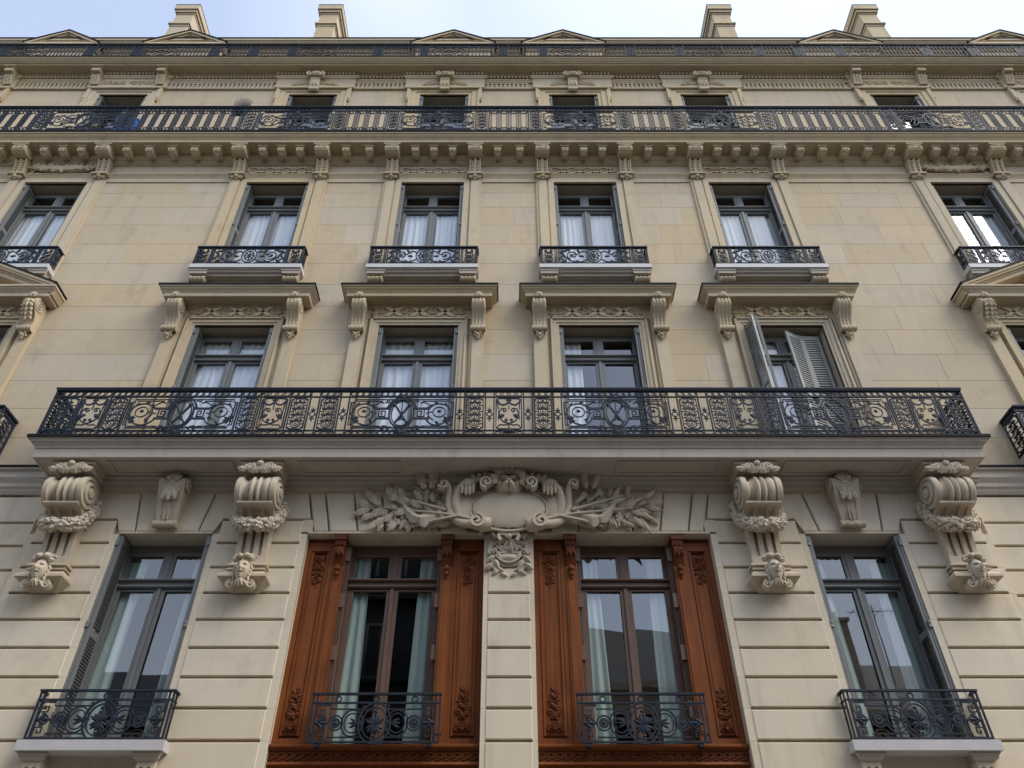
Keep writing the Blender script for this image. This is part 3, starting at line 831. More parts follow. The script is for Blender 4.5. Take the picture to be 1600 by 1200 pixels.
def laurel_frieze(cx, hw, zc, h, y, mat='trim'):
    """bundled laurel leaves bound by crossed ribbons"""
    m = MB(); r = random.Random(int(cx*100) & 255)
    m.tube([(cx-hw, y-0.004, zc), (cx+hw, y-0.004, zc)], h*0.06, 6)
    x = -hw+0.05
    while x < hw-0.02:
        s = 1 if x > 0 else -1
        for dz, a in ((0.25, 24), (-0.25, -24), (0.0, 0), (0.32, 40), (-0.32, -40)):
            ang = a if s > 0 else 180-a
            m.leaf(cx+x-s*0.07, zc+dz*h*0.8, ang+r.uniform(-9, 9), 0.18, 0.075, y-0.004-0.012*(a == 0), 0.052)
        x += 0.12
    for q in (-0.55, 0.0, 0.55):
        for s in (-1, 1):
            for d in (-0.028, 0.028): m.bar([(cx+q*hw-s*h*0.62+d, zc-h*0.5), (cx+q*hw+s*h*0.62+d, zc+h*0.5)], 0.034, 0.05, False, y-0.045)
    return m

# ================================================================== second storey
def surround2(x, ped=False):
    m = MB(); z0, z1 = 9.19, 12.61
    for s in (-1, 1):
        for a, b, p in ((W2H, W2H+0.05, 0.035), (W2H+0.05, W2H+0.13, 0.055), (W2H+0.13, W2H+0.17, 0.09), (1.02, 1.07, 0.045), (1.07, 1.30, 0.085)):
            m.box(*sorted((x+s*a, x+s*b)), -p, 0.05, z0, (z1+0.05 if a == W2H else z1+0.13 if a < 0.9 else z1+0.165) if a < 1.0 else 13.02)
    m.box(x-W2H, x+W2H, -0.035, 0.05, z1, z1+0.05); m.box(x-W2H-0.05, x+W2H+0.05, -0.055, 0.05, z1+0.05, z1+0.13)
    m.box(x-W2H-0.17, x+W2H+0.17, -0.09, 0.05, z1+0.13, z1+0.165)
    o = put('window_surround', m, 'trim', bld)
    f = MB(); f.box(x-1.02, x+1.02, -0.03, 0.05, 12.78, 13.09); put('frieze_panel', f, 'trim', o)
    put('laurel_garland', laurel_frieze(x, 0.93, 12.925, 0.25, -0.03), 'trim', o)
    for s in (-1, 1): console(x+s*1.185, 0.235, 13.075, 12.30, 0.33, 0.13, -0.085, leaf=ped)
    hw = 1.30; PR = [(0, 13.37), (0.44, 13.345), (0.455, 13.335), (0.455, 13.295), (0.43, 13.285), (0.425, 13.265), (0.39, 13.235), (0.375, 13.225), (0.375, 13.205), (0.355, 13.20), (0.355, 13.105), (0.345, 13.095),
          (0.10, 13.095), (0.09, 13.07), (0.05, 13.04), (0.03, 13.03), (0, 13.03)]
    h = MB(); h.cornice(PR, x-hw+0.20, x+hw-0.20, 0.0)
    hd = put('hood', h, 'trim', bld)
    if not ped:
        q = MB(); q.cornice([(0, 13.42), (0.46, 13.37), (0.475, 13.365), (0.475, 13.325), (0.458, 13.325), (0.458, 13.347), (0, 13.372)], x-hw+0.20, x+hw-0.20, 0.0)
        put('hood_flashing', q, 'lead', hd)
    else:
        ap = 14.02; e = hw+0.24
        q = MB(); q.prism([(x-e+0.25, 13.36), (x+e-0.25, 13.36), (x, ap-0.14)], -0.10, 0.05); put('pediment_panel', q, 'trim', hd)
        lf = MB()
        for s in (-1, 1):
            for i in range(5): lf.leaf(x+s*0.15*i, 13.50-0.012*i, 90-s*(30+14*i), 0.20-0.02*i, 0.09, -0.10, 0.04, lobes=1); lf.bar(spiral(x+s*(0.22+0.17*i), 13.46, 0.07-0.008*i, 0.01, 0, 500, 12), 0.02, 0.04, False, -0.11)
        put('pediment_carving', lf, 'trim', hd)
        for s in (-1, 1):
            q = MB(); ex = x+s*e
            zz = lambda xx: ap-(ap-13.36)*abs(xx-x)/e
            for off, dd, t in ((0.0, 0.455, 0.06), (0.06, 0.43, 0.05), (0.11, 0.38, 0.04), (0.15, 0.355, 0.09)):
                aa = [(ex, zz(ex)-off+0.03), (x, ap-off+0.03), (x, ap-off-t+0.03), (ex-s*0.05, zz(ex)-off-t+0.03)]
                q.prism(aa if s < 0 else aa[::-1], -dd, 0.05)
            put('raking_cornice', q, 'trim', hd)
            q = MB(); aa = [(ex+s*0.03, 13.39), (x, ap+0.075), (x, ap+0.04), (ex+s*0.03, 13.355)]
            q.prism(aa if s < 0 else aa[::-1], -0.475, 0.05); put('pediment_flashing', q, 'lead', hd)
for i, x in enumerate(both(AX2)):
    far = abs(x) > 8
    surround2(x, ped=far)
    window(x, W2H, 9.21, 12.60, 11.90)
    if i != 4:
        for s in (-1, 1): shutter(x, s, W2H, 9.22, 12.58)
    if far: continue
    k = i-1
    g_ = 'curtains in the long-balcony row'
    for s, side in ((-1, 'left'), (1, 'right')):
        if k == 3 and s == 1: continue
        if k == 2 and s == 1: continue
        a, b = sorted((x+s*rnd.choice((0.02, 0.03, 0.09)), x+s*0.74))
        if k == 2: a, b = x-0.74, x-0.34
        curtain(a, b, 9.25, 12.5, 0.405, 'white', f'white sheer curtain, {side} half of the {ORD[k]} long-balcony window from left', g_, waves=rnd.uniform(3.2, 5.5) if k != 2 else 3, amp=rnd.uniform(0.016, 0.03))
# half-open louvred shutters of the fourth window
def leaf_shutter(px, py, ang, w, z0, z1, label):
    """free-standing louvred shutter leaf hinged at (px,py), turned ang degrees from +x"""
    m = MB(); sl = MB(); ca, sa = cos(R(ang)), sin(R(ang))
    def bx(t, u0, u1, v0, v1, za, zb, sk=0.0):
        pts = []
        for z, dv in ((za, 0), (zb, 0)):
            for u, v in ((u0, v0), (u1, v0), (u1, v1), (u0, v1)):
                pts.append((px+u*ca-v*sa, py+u*sa+v*ca, z + (sk if v == v1 else 0)))
        t.add(pts, [(0, 3, 2, 1), (4, 5, 6, 7), (0, 1, 5, 4), (1, 2, 6, 5), (2, 3, 7, 6), (3, 0, 4, 7)])
    bx(m, 0, 0.055, -0.02, 0.02, z0, z1); bx(m, w-0.055, w, -0.02, 0.02, z0, z1); 
    for z in (z0, (z0+z1)/2, z1-0.12): bx(m, 0.055, w-0.055, -0.02, 0.02, z, z+0.11)
    z = z0+0.13
    while z < z1-0.16:
        if not (z0+z1)/2-0.06 < z < (z0+z1)/2+0.12: bx(sl, 0.05, w-0.05, -0.018, 0.018, z, z+0.024, 0.025)
        z += 0.060
    o = put('shutter', m, 'shut', bld); o['label'] = label
    tag(put('louvres', sl, 'shut', o), None, None, None, 'stuff')
xb = AX2[1]
leaf_shutter(xb-W2H+0.03, 0.02, 279, 0.38, 9.24, 12.56, 'open louvred shutter leaf swung outwards')
leaf_shutter(xb-W2H+0.16, -0.33, 62, 0.30, 9.24, 12.56, 'plain edge leaf of the open shutter')
leaf_shutter(xb+W2H-0.06, 0.20, 182, 0.37, 9.24, 12.50, 'half closed louvred shutter leaf')
leaf_shutter(xb+W2H-0.43, 0.19, 205, 0.37, 9.24, 12.50, 'half closed louvred shutter leaf folded forward')
curtain(xb-0.74, xb-0.05, 9.25, 12.45, 0.405, 'white', 'plain white blind behind the half-shuttered window above the long balcony', 'curtains in the long-balcony row', waves=2, amp=0.006)

# ================================================================== third storey
def rosette_band(x, hw, zc, r, y):
    m = MB(); n = int(hw*2/(r*1.55)); st = hw*2/n
    for k in range(n):
        c = x-hw+st*(k+0.5)
        big = k % 2 == 0
        rr = r if big else r*0.72
        m.bar(circ(c, zc, rr, 14), 0.032, 0.07, True, y-0.01)
        m.bar(circ(c, zc, rr*0.5, 10), 0.02, 0.035, True, y-0.01); m.blob((c, y-0.01, zc), (rr*0.22, 0.03, rr*0.22), 6, 4)
    m.box(x-hw, x+hw, y-0.02, y, zc+r+0.02, zc+r+0.045); m.box(x-hw, x+hw, y-0.02, y, zc-r-0.045, zc-r-0.02)
    return m
def swag_band(x, hw, zc, y):
    m = MB(); pts = []; rad = []
    for k in range(25):
        u = k/24; pts.append((x-hw+2*hw*u, y-0.05, zc+0.07-0.10*sin(PI*u))); rad.append(0.05+0.05*sin(PI*u))
    m.tube(pts, rad, 8)
    r = random.Random(5)
    for p, q in zip(pts, rad):
        for j in range(5):
            m.leaf(p[0]+r.uniform(-.03, .03), p[2]+r.uniform(-q, q), r.uniform(0, 360), 0.11, 0.06, p[1]-q*0.6, 0.035, lobes=1)
    for s in (-1, 1):
        m.bar(bez((x+s*hw, zc+0.1), (x+s*(hw-0.1), zc+0.16), (x+s*(hw-0.1), zc-0.05), (x+s*(hw-0.02), zc-0.12), 8), 0.04, 0.03, False, y-0.02)
    return m
def bracket3(cx, z0, z1, y, w=0.28):
    m = MB()
    n = 7
    for k in range(n):
        ins = 0.0 if k % 2 == 0 else 0.02
        p = [(0, z1)] + [(0.02+0.20*sin(R(t))-ins, z1-0.10+0.10*cos(R(t))) for t in range(40, 150, 18)] + [(0.11-ins, z0+0.04), (0.09-ins, z0), (0, z0)]
        m.xprism([(y-a, z) for a, z in p], cx-w/2+w*k/n, cx-w/2+w*(k+1)/n)
    o = put('sill_bracket', m, 'trim', bld)
    for s in (-1, 1):
        v = MB(); volute(v, cx+s*w/2, s, y-0.12, z1-0.10, 0.09); put('volute', v, 'trim', o)
for i, x in enumerate(both(AX3 + (14.9,))):
    m = MB()
    for s in (-1, 1):
        for a, b, p in ((W3H, W3H+0.13, 0.05), (W3H+0.13, W3H+0.17, 0.03), (W3H+0.17, W3H+0.36, 0.075), (W3H+0.36, W3H+0.42, 0.045)):
            m.box(*sorted((x+s*a, x+s*b)), -p, 0.05, 14.0, 17.50 if a == W3H else 17.577)
    m.box(x-W3H, x+W3H, -0.05, 0.05, 17.40, 17.50); m.box(x-W3H-0.17, x+W3H+0.17, -0.03, 0.05, 17.50, 17.577)
    o = put('window_surround', m, 'trim', bld)
    if abs(x) < 14: put('rosette_band' if abs(x) < 8 else 'garland_band', rosette_band(x, 0.78, 17.87, 0.115, -0.022) if abs(x) < 8 else swag_band(x, 0.78, 17.88, -0.022), 'trim', o)
    for s in (-1, 1):                                   # triglyph consoles under the big modillions
        cx = x+s*1.0; w = 0.27
        c = MB()
        for k in range(5):
            ins = (0.0, 0.05, 0.0, 0.05, 0.0)[k]; ws = (0.035, 0.065, 0.07, 0.065, 0.035)
            xa = cx-w/2+sum(ws[:k]); yb = -0.06
            p = [(0, 18.13), (0.17, 18.13), (0.205-ins, 18.09), (0.205-ins, 18.02), (0.16-ins, 17.93), (0.12-ins, 17.80), (0.10-ins, 17.68), (0.10-ins, 17.60), (0, 17.60)]
            c.xprism([(yb-a, z) for a, z in p], xa, xa+ws[k])
        co = put('cornice_console', c, 'trim', bld)
        for k in (-1, 1):
            b = MB()
            for j in range(5): b.blob((cx+k*0.068, -0.17-0.018*j, 17.66+0.075*j), (0.026, 0.02, 0.03), 6, 4)
            put('bead_row', b, 'trim', co)
        b = MB(); b.box(cx-w/2-0.06, cx+w/2+0.06, -0.19, -0.05, 17.575, 17.612); put('console_ledge', b, 'trim', co)
        b = MB()
        for a in (270, 235, 305, 200, 340): b.leaf(cx, 17.585, a, 0.15, 0.075, -0.10, 0.05, lobes=1)
        for k in (-1, 1): b.bar(spiral(cx+k*0.09, 17.52, 0.05, 0.012, 90, 90-k*450, 12), 0.022, 0.05, False, -0.11)
        b.blob((cx, -0.15, 17.52), (0.045, 0.05, 0.05), 8, 5)
        put('leaf_capital', b, 'trim', co)
    if abs(x) > 14: continue
    window(x, W3H, 14.18, 17.39, 16.68)
    for s in (-1, 1): shutter(x, s, W3H, 14.20, 17.37)
    # sill shelf on brackets
    hw = 1.17; sh = MB()
    sh.box(x-hw, x+hw, -0.285, 0.28, 14.055, 14.165)
    so = put('sill_shelf', sh, 'sill', bld)
    u = MB(); u.cornice([(0.255, 14.054), (0.255, 14.035), (0.22, 14.02), (0.20, 13.99), (0.15, 13.97), (0.14, 13.935), (0.0, 13.93)], x-hw+0.25, x+hw-0.25, -0.005); put('shelf_moulding', u, 'slab', so)
    for s in (-1, 1):
        u = MB(); u.cornice([(0.05, 14.03), (0.05, 14.0), (0.035, 13.985), (0.03, 13.93), (0, 13.93)], x+s*0.965-0.15, x+s*0.965+0.15, -0.20); u.box(x+s*0.965-0.15, x+s*0.965+0.15, -0.20, 0, 13.928, 13.99); put('bracket_cap', u, 'slab', so)
        bracket3(x+s*0.965, 13.66, 13.928, 0.0)
    g_ = 'curtains in the small-balcony row'
    for s, side in ((-1, 'left'), (1, 'right')):
        a, b = sorted((x+s*rnd.choice((0.02, 0.04, 0.12)), x+s*0.70))
        curtain(a, b, 14.2, 16.78, 0.405, 'white', f'white sheer curtain, {side} half of the {ORD[i-1]} small-balcony window from left', g_, waves=rnd.uniform(3.5, 6), amp=rnd.uniform(0.016, 0.03), slant=rnd.uniform(-0.06, 0.04))
    curtain(x-0.70, x+0.70, 16.72, 17.02, 0.52, 'white', f'white net behind the top lights, {ORD[i-1]} small-balcony window from left', g_, waves=11, amp=0.015)

# ================================================================== fourth storey
for i, x in enumerate(both(AX4 + (14.7,))):
    m = MB(); z1 = 21.49
    for s in (-1, 1):
        for a, b, p in ((W4H, W4H+0.10, 0.035), (W4H+0.10, W4H+0.25, 0.06), (W4H+0.25, W4H+0.30, 0.095)):
            m.box(*sorted((x+s*a, x+s*b)), -p, 0.05, 18.6, z1+0.10 if a == W4H else z1+0.19)
        m.box(*sorted((x+s*(W4H+0.30), x+s*(W4H+0.36))), -0.095, 0.05, z1-0.28, z1+0.245)      # ear of the frame
        m.box(*sorted((x+s*(W4H+0.30), x+s*(W4H+0.35))), -0.08, 0.05, z1-0.36, z1-0.28)
    m.box(x-W4H, x+W4H, -0.035, 0.05, z1, z1+0.10); m.box(x-W4H-0.10, x+W4H+0.10, -0.06, 0.05, z1+0.10, z1+0.19)
    m.box(x-W4H-0.30, x+W4H+0.30, -0.13, 0.05, z1+0.19, z1+0.25)
    o = put('window_surround', m, 'trim', bld)
    window(x, W4H, 18.65, 21.48, 20.8)
    for s in (-1, 1): shutter(x, s, W4H, 18.68, 21.46)
    if abs(x) < 8:
        k = MB()                                         # carved keystone with leaf sprays
        k.xprism([(-0.10, 22.30), (-0.26, 22.28), (-0.27, 22.15), (-0.20, 21.95), (-0.16, 21.58), (-0.10, 21.55)], x-0.13, x+0.13)
        ko = put('keystone', k, 'trim', bld)
        lf = MB()
        for a in (90, 60, 120, 30, 150): lf.leaf(x, 22.08, a, 0.22, 0.13, -0.27, 0.07, lobes=1)
        for a in (270, 250, 290): lf.leaf(x, 21.98, a, 0.30, 0.09, -0.185, 0.04, lobes=1)
        for s in (-1, 1):
            lf.bar(spiral(x+s*0.15, 22.14, 0.10, 0.015, 90, 90-s*460, 14), 0.04, 0.12, False, -0.25)
            for j in range(5): lf.leaf(x+s*(0.13+0.075*j), 21.95-0.012*j, (20 if j % 2 else -15) if s > 0 else (160 if j % 2 else 195), 0.20, 0.095, -0.10, 0.05, lobes=1)
            lf.bar(bez((x+s*0.1, 21.98), (x+s*0.3, 22.0), (x+s*0.4, 21.86), (x+s*0.56, 21.93), 8), 0.022, 0.03, False, -0.11)
        put('leaf_spray', lf, 'trim', ko)
    else:
        for s in (-1, 1):
            cx = x+s*0.90; c = MB()
            c.box(cx-0.15, cx+0.15, -0.42, -0.10, 22.35, 22.39); c.box(cx-0.115, cx+0.115, -0.36, -0.10, 22.20, 22.35)
            co = put('cornice_console', c, 'trim', bld)
            c = MB()
            for k in (-1, 0, 1): c.xprism([(-0.10, 22.20), (-0.25, 22.20), (-0.27, 22.14), (-0.22, 22.02), (-0.155, 21.86), (-0.10, 21.84)], cx+k*0.078-0.03, cx+k*0.078+0.03)
            c.box(cx-0.1, cx+0.1, -0.16, -0.10, 21.84, 22.2); put('triglyph', c, 'trim', co)
        f = MB(); r = random.Random(i)
        for k in range(18):
            xx = x-0.66+1.32*k/17
            f.leaf(xx, 21.97, (40 if k % 2 else -40) if xx > x else (140 if k % 2 else 220), 0.15, 0.06, -0.10, 0.035, lobes=1)
        for s in (-1, 1):
            for q in range(3): f.bar(spiral(x+s*(0.14+0.2*q), 21.97, 0.075, 0.015, 90*q, 90*q+430, 12), 0.02, 0.035, False, -0.11)
        put('frieze_carving', f, 'trim', o)

# ================================================================== first storey: side windows
for s, side in ((-1, 'leftmost'), (1, 'rightmost')):
    x = s*AX1; hw = 0.745
    window(x, hw, 4.70, 7.875, 7.12, y=0.30, head=0.13)
    for t in (-1, 1): shutter(x, t, hw, 4.74, 7.85, y0=YL+0.03, y1=0.285)
    sh = MB(); sh.box(x-0.965, x+0.965, -0.29, 0.30, 4.60, 4.73)
    so = put('sill_shelf', sh, 'sill', bld)
    for t in (-1, 1):
        u = MB(); cx = x+t*0.74
        u.cornice([(0.07, 4.598), (0.07, 4.575), (0.05, 4.56), (0.045, 4.53), (0.02, 4.51), (0.0, 4.50)], cx-0.12, cx+0.12, -0.17); u.box(cx-0.12, cx+0.12, -0.17, 0.03, 4.499, 4.597)
        put('bracket_cap', u, 'slab', so)
        p = MB()
        for k in range(5):
            a = cx-0.12+0.048*k
            p.box(a, a+0.048, -0.155 if k % 2 == 0 else -0.13, 0.03, 3.2, 4.498 if k % 2 == 0 else 4.44)
            if k % 2: p.box(a, a+0.048, -0.1545, -0.13, 4.44, 4.498)
        put('fluted_bracket', p, 'rust', bld)
    # pale green drapes gathered at the sides
    for t, sd in ((-1, 'left'), (1, 'right')):
        inner = (t == -s)
        a, b = sorted((x+t*(0.40 if inner else 0.36), x+t*0.73))
        curtain(a, b, 4.72, 7.62, 0.395, 'teal', f'pale green drape at the {sd} edge of the {side} low window beside the rusticated piers', 'pale green drapes', waves=3, amp=0.022, slant=0.12)

# ================================================================== timber bays
def carving(x, z, flip, hgt=0.5, w=0.2, y=0.075):
    """carved bouquet / trophy on a timber panel"""
    m = MB(); r = random.Random(int(abs(x)*10)+int(z*10))
    d = -1 if flip else 1; up = 90 if d > 0 else 270
    m.bar([(x+0.012*sin(9*t/6), z+d*hgt*t/6) for t in range(7)], 0.012, 0.02, False, y-0.004)
    for i in range(6):
        t = (i+0.3)/6; ww = w*0.5*(1-0.6*t)*r.uniform(0.8, 1.15); zz = z+d*hgt*t*0.9
        for s in (-1, 1):
            m.leaf(x, zz+r.uniform(-.02, .02), up-d*s*r.uniform(30, 80), 0.045+ww*0.8, r.uniform(0.045, 0.07), y-0.003, 0.028, lobes=1)
            if r.random() < 0.6: m.bar(spiral(x+s*ww*0.8, zz+0.03, r.uniform(0.022, 0.04), 0.006, 90, 90+s*400, 10), 0.013, 0.03, False, y-0.006)
            if r.random() < 0.5: m.blob((x+s*ww*0.55, y-0.01, zz-0.02), (0.02, 0.022, 0.02), 6, 4)
        if i % 2 == 0:
            for q in range(5): m.leaf(x, zz, up+72*q, 0.05*(1.2-t), 0.035, y-0.02, 0.02)
            m.blob((x, y-0.035, zz), (0.018, 0.014, 0.018), 6, 4)
    return m
def shell(x, z, r, y):
    m = MB()
    for a in range(10, 171, 20): m.leaf(x, z, a, r, r*0.36, y, 0.03)
    m.bar(circ(x, z, r*0.95, 14, -10, 190), 0.016, 0.025, False, y-0.005); m.blob((x, y-0.01, z), (0.03, 0.03, 0.03), 6, 4)
    return m
for s in (-1, 1):
    xw = s*1.81; yb = 0.10
    bay = MB()
    for a, b in ((0.386, 1.05), (2.57, 3.188)):
        bay.box(*sorted((s*a, s*b)), yb, 0.55, 3.2, 7.878)
    bay.box(*sorted((s*1.05, s*2.57)), yb+0.03, 0.55, 3.2, 4.70)
    bo = put('timber_bay', bay, 'wood', bld)
    bo['label'] = 'varnished reddish timber lining around a tall window'
    for a, b in ((0.386, 0.88), (2.74, 3.188)):
        u, v = sorted((s*a, s*b))
        st = MB()                                   # stiles and rails
        st.box(u, u+0.075, yb-0.028, yb, 4.76, 7.80); st.box(v-0.075, v, yb-0.028, yb, 4.76, 7.80)
        st.box(u+0.075, v-0.075, yb-0.028, yb, 7.66, 7.80); st.box(u+0.075, v-0.075, yb-0.028, yb, 4.76, 4.85)
        po = put('timber_panel', st, 'wood', bo)
        ml = MB()
        for k, (g_, d) in enumerate(((0.075, 0.020), (0.095, 0.036), (0.118, 0.014))):
            ml.bar([(u+g_+0.01, 4.85+g_-0.065), (v-g_-0.01, 4.85+g_-0.065), (v-g_-0.01, 7.66-g_+0.065), (u+g_+0.01, 7.66-g_+0.065)], 0.02, d*2, True, yb)
        put('panel_moulding', ml, 'wood', bo)
        pn = MB(); pn.block(u+0.135, v-0.135, yb-0.016, yb, 4.93, 7.58, 0.012); put('raised_panel', pn, 'wood', bo)
        cx = (u+v)/2
        put('carved_bouquet', carving(cx, 7.54, True, 0.50, 0.22, yb-0.012), 'woodc', bo)
        lo = carving(cx, 5.12, False, 0.42, 0.20, yb-0.012)
        lo.add(*(lambda q: (q.v, q.f))(shell(cx, 4.97, 0.095, yb-0.016)))
        for t in (-1, 1): lo.bar(spiral(cx+t*0.075, 5.0, 0.05, 0.01, 270, 270+t*480, 14), 0.016, 0.03, False, yb-0.02); lo.bar(spiral(cx+t*0.06, 5.2, 0.04, 0.01, 90, 90-t*420, 12), 0.014, 0.03, False, yb-0.02)
        put('carved_urn', lo, 'woodc', bo)
    for a, b in ((0.88, 1.05), (2.57, 2.74)):        # pilasters with carved consoles
        u, v = sorted((s*a, s*b)); cx = (u+v)/2
        pl = MB(); pl.box(u, v, yb-0.045, yb, 4.76, 7.40); pl.box(u+0.03, v-0.03, yb-0.058, yb-0.045, 4.9, 7.30); put('pilaster', pl, 'wood', bo)
        c = MB()
        c.box(u-0.015, v+0.015, YL+0.02, yb, 7.79, 7.877); c.box(u+0.005, v-0.005, YL+0.045, yb, 7.69, 7.79)
        c.xprism([(yb, 7.69), (YL+0.06, 7.69), (YL+0.05, 7.64), (YL+0.09, 7.52), (yb-0.06, 7.40), (yb, 7.40)], u+0.015, v-0.015)
        co = put('timber_console', c, 'woodc', bo)
    cons = MB()
    for a, b in ((0.88, 1.05), (2.57, 2.74)):
        cx = s*(a+b)/2
        for k in (-1, 1): cons.bar(circ(cx+k*0.035, 7.735, 0.024, 10), 0.012, 0.02, True, YL+0.04)
        for an in (240, 270, 300): cons.leaf(cx, 7.66, an, 0.15, 0.06, YL+0.055, 0.03, lobes=1)
        cons.blob((cx, yb-0.085, 7.34), (0.052, 0.052, 0.06), 8, 5); cons.blob((cx, yb-0.075, 7.25), (0.04, 0.045, 0.05), 8, 5); cons.blob((cx, yb-0.06, 7.18), (0.024, 0.03, 0.03), 6, 4)
    put('carved_drop', cons, 'woodc', bo)
    # moulded base with a running scroll
    u, v = sorted((s*0.386, s*3.188))
    b_ = MB(); b_.cornice([(0, 4.765), (0.10, 4.76), (0.12, 4.745), (0.12, 4.72), (0.09, 4.70), (0.075, 4.69), (0.05, 4.68), (0.05, 4.55), (0.07, 4.54), (0.085, 4.51), (0.06, 4.50), (0, 4.49)], u, v, yb, ret=False)
    put('timber_ledge', b_, 'wood', bo)
    w_ = MB(); n = 24
    for k in range(n):
        cx = u+(v-u)*(k+0.5)/n
        w_.bar(spiral(cx, 4.615, 0.052, 0.008, 200, -190, 14), 0.013, 0.03, False, yb-0.055)
        w_.bar([(cx-0.06, 4.572), (cx-0.02, 4.575), (cx+0.045, 4.60), (cx+0.07, 4.652)], 0.014, 0.026, False, yb-0.053)
    tag(put('running_scroll', w_, 'woodc', bo), None, None, None, 'stuff')
    # brown window with slim folded metal shutters
    window(xw, 0.745, 4.72, 7.86, 7.12, y=0.30, mat='brown', head=0.13)
    for t in (-1, 1):
        q = MB(); xe = xw+t*0.755
        for k in range(3): q.box(*sorted((xe-t*0.022*k, xe-t*(0.022*k+0.014))), yb+0.01+0.02*k, 0.29, 4.80, 7.80)
        o = put('folded_shutter', q, 'brown', bld)
        for z in (5.25, 6.05, 6.85, 7.62):
            hk = MB(); hk.box(*sorted((xe+t*0.005, xe-t*0.07)), yb-0.012, yb+0.012, z-0.12, z+0.10); put('shutter_bracket', hk, 'brown', o)
    for t, sd in ((-1, 'left'), (1, 'right')):
        a, b = sorted((xw+t*0.40, xw+t*0.72))
        curtain(a, b, 4.75, 7.75, 0.395, 'teal', f'pale green drape at the {sd} edge of the {"left" if s < 0 else "right"} timber-framed window', 'pale green drapes', waves=3, amp=0.022, slant=0.14)

# ================================================================== great corbels
def garland(m, cx, r):
    """leafy swag hanging round the corbel: from each side volute down and round the front"""
    pts = []
    for k in range(29):
        t = -1+2*k/28; a = R(90*t)
        px = 0.345*sin(a) if abs(t) < 1 else 0.345*(1 if t > 0 else -1)
        py = -0.20-0.25*cos(a)
        pz = 7.835+0.45*abs(t)**3.0
        pts.append((cx+px*(1+0.03*cos(a)), py, pz))
    rad = [0.055+0.055*(1-abs(-1+2*k/28))**0.5 for k in range(29)]
    m.tube(pts, [q*0.8 for q in rad], 8)
    P_ = [Vector(p) for p in pts]
    for k in range(29):
        d = (P_[min(k+1, 28)]-P_[max(k-1, 0)]).normalized()
        u = d.cross(Vector((0, 0, 1))).normalized(); w = d.cross(u).normalized()
        for j in range(11):
            t = 2*PI*(j+0.5*(k % 2))/11 + r.uniform(-.2, .2)
            nrm = u*cos(t)+w*sin(t)
            c = P_[k]+nrm*rad[k]*0.72
            side = nrm.cross(d).normalized()
            fw = (d*(1 if k > 14 else -1)*r.uniform(0.6, 1.0)+side*r.uniform(-0.6, 0.6)).normalized(); sd = nrm.cross(fw).normalized()
            l, wd = r.uniform(0.08, 0.12), r.uniform(0.032, 0.046)
            tip = c+fw*l+nrm*0.015; up = nrm*r.uniform(0.035, 0.06)
            v = [c-fw*0.01, c+fw*l*0.35+sd*wd+nrm*0.01, c+fw*l*0.4+up, c+fw*l*0.35-sd*wd+nrm*0.01, tip, c+fw*l*0.75+sd*wd*0.7+nrm*0.012, c+fw*l*0.75-sd*wd*0.7+nrm*0.012]
            m.add([tuple(q) for q in v], [(0, 1, 2), (0, 2, 3), (2, 1, 5), (2, 5, 4), (2, 4, 6), (2, 6, 3)])
def mask(cx, zc, y, seed):
    """bearded mask with wreath and side scrolls"""
    m = MB(); gs = lambda u, v, a, b, su, sv: math.exp(-((u-a)/su)**2-((v-b)/sv)**2)
    def fn(u, v):
        rr = u*u*1.0+v*v*0.92
        if rr > 1.0: return None
        d = 0.15*math.sqrt(max(0, 1-rr))
        d += 0.055*gs(u, v, 0, 0.0, 0.16, 0.30) + 0.03*gs(u, v, 0, -0.12, 0.2, 0.10)            # nose
        d += 0.022*gs(abs(u), v, 0.36, 0.36, 0.26, 0.10)                                        # brows
        d -= 0.040*gs(abs(u), v, 0.36, 0.20, 0.18, 0.10); d += 0.016*gs(abs(u), v, 0.36, 0.19, 0.10, 0.055)   # eyes
        d += 0.022*gs(abs(u), v, 0.45, -0.10, 0.2, 0.16)                                        # cheeks
        d -= 0.030*gs(u, v, 0, -0.46, 0.26, 0.045); d += 0.020*gs(u, v, 0, -0.36, 0.3, 0.06) + 0.022*gs(u, v, 0, -0.58, 0.2, 0.07)   # mouth
        d += 0.03*gs(u, v, 0, -0.82, 0.3, 0.16)
        return y-d
    m.relief(cx-0.118, cx+0.118, zc-0.185, zc+0.17, 26, 34, fn)
    fm = autosmooth(m.mesh('face'), 60)
    h = MB(); r = random.Random(seed)
    for k in range(7):                                        # wreath above
        a = 15+150*k/6
        h.leaf(cx+0.075*cos(R(a)), zc+0.12+0.045*sin(R(a)), a+r.uniform(-20, 20), 0.105, 0.075, y-0.07, 0.045, lobes=1)
    for s in (-1, 1):
        h.blob((cx+s*0.06, y-0.12, zc+0.185), (0.045, 0.045, 0.038), 8, 5)
        h.bar(spiral(cx+s*0.115, zc+0.185, 0.048, 0.010, 0, s*460, 14), 0.024, 0.07, False, y-0.05)
        for k in range(4): h.leaf(cx+s*0.10, zc+0.08-0.06*k, 270+s*(26-6*k), 0.10, 0.045, y-0.03, 0.035)
        h.bar(spiral(cx+s*0.15, zc-0.225, 0.062, 0.010, 90, 90-s*500, 16), 0.028, 0.12, False, y+0.03)
        h.leaf(cx+s*0.05, zc-0.17, 270+s*38, 0.14, 0.065, y-0.03, 0.045, lobes=1)
    for a in (270, 250, 290): h.leaf(cx, zc-0.13, a, 0.15, 0.065, y-0.06, 0.05, lobes=1)
    return fm, h
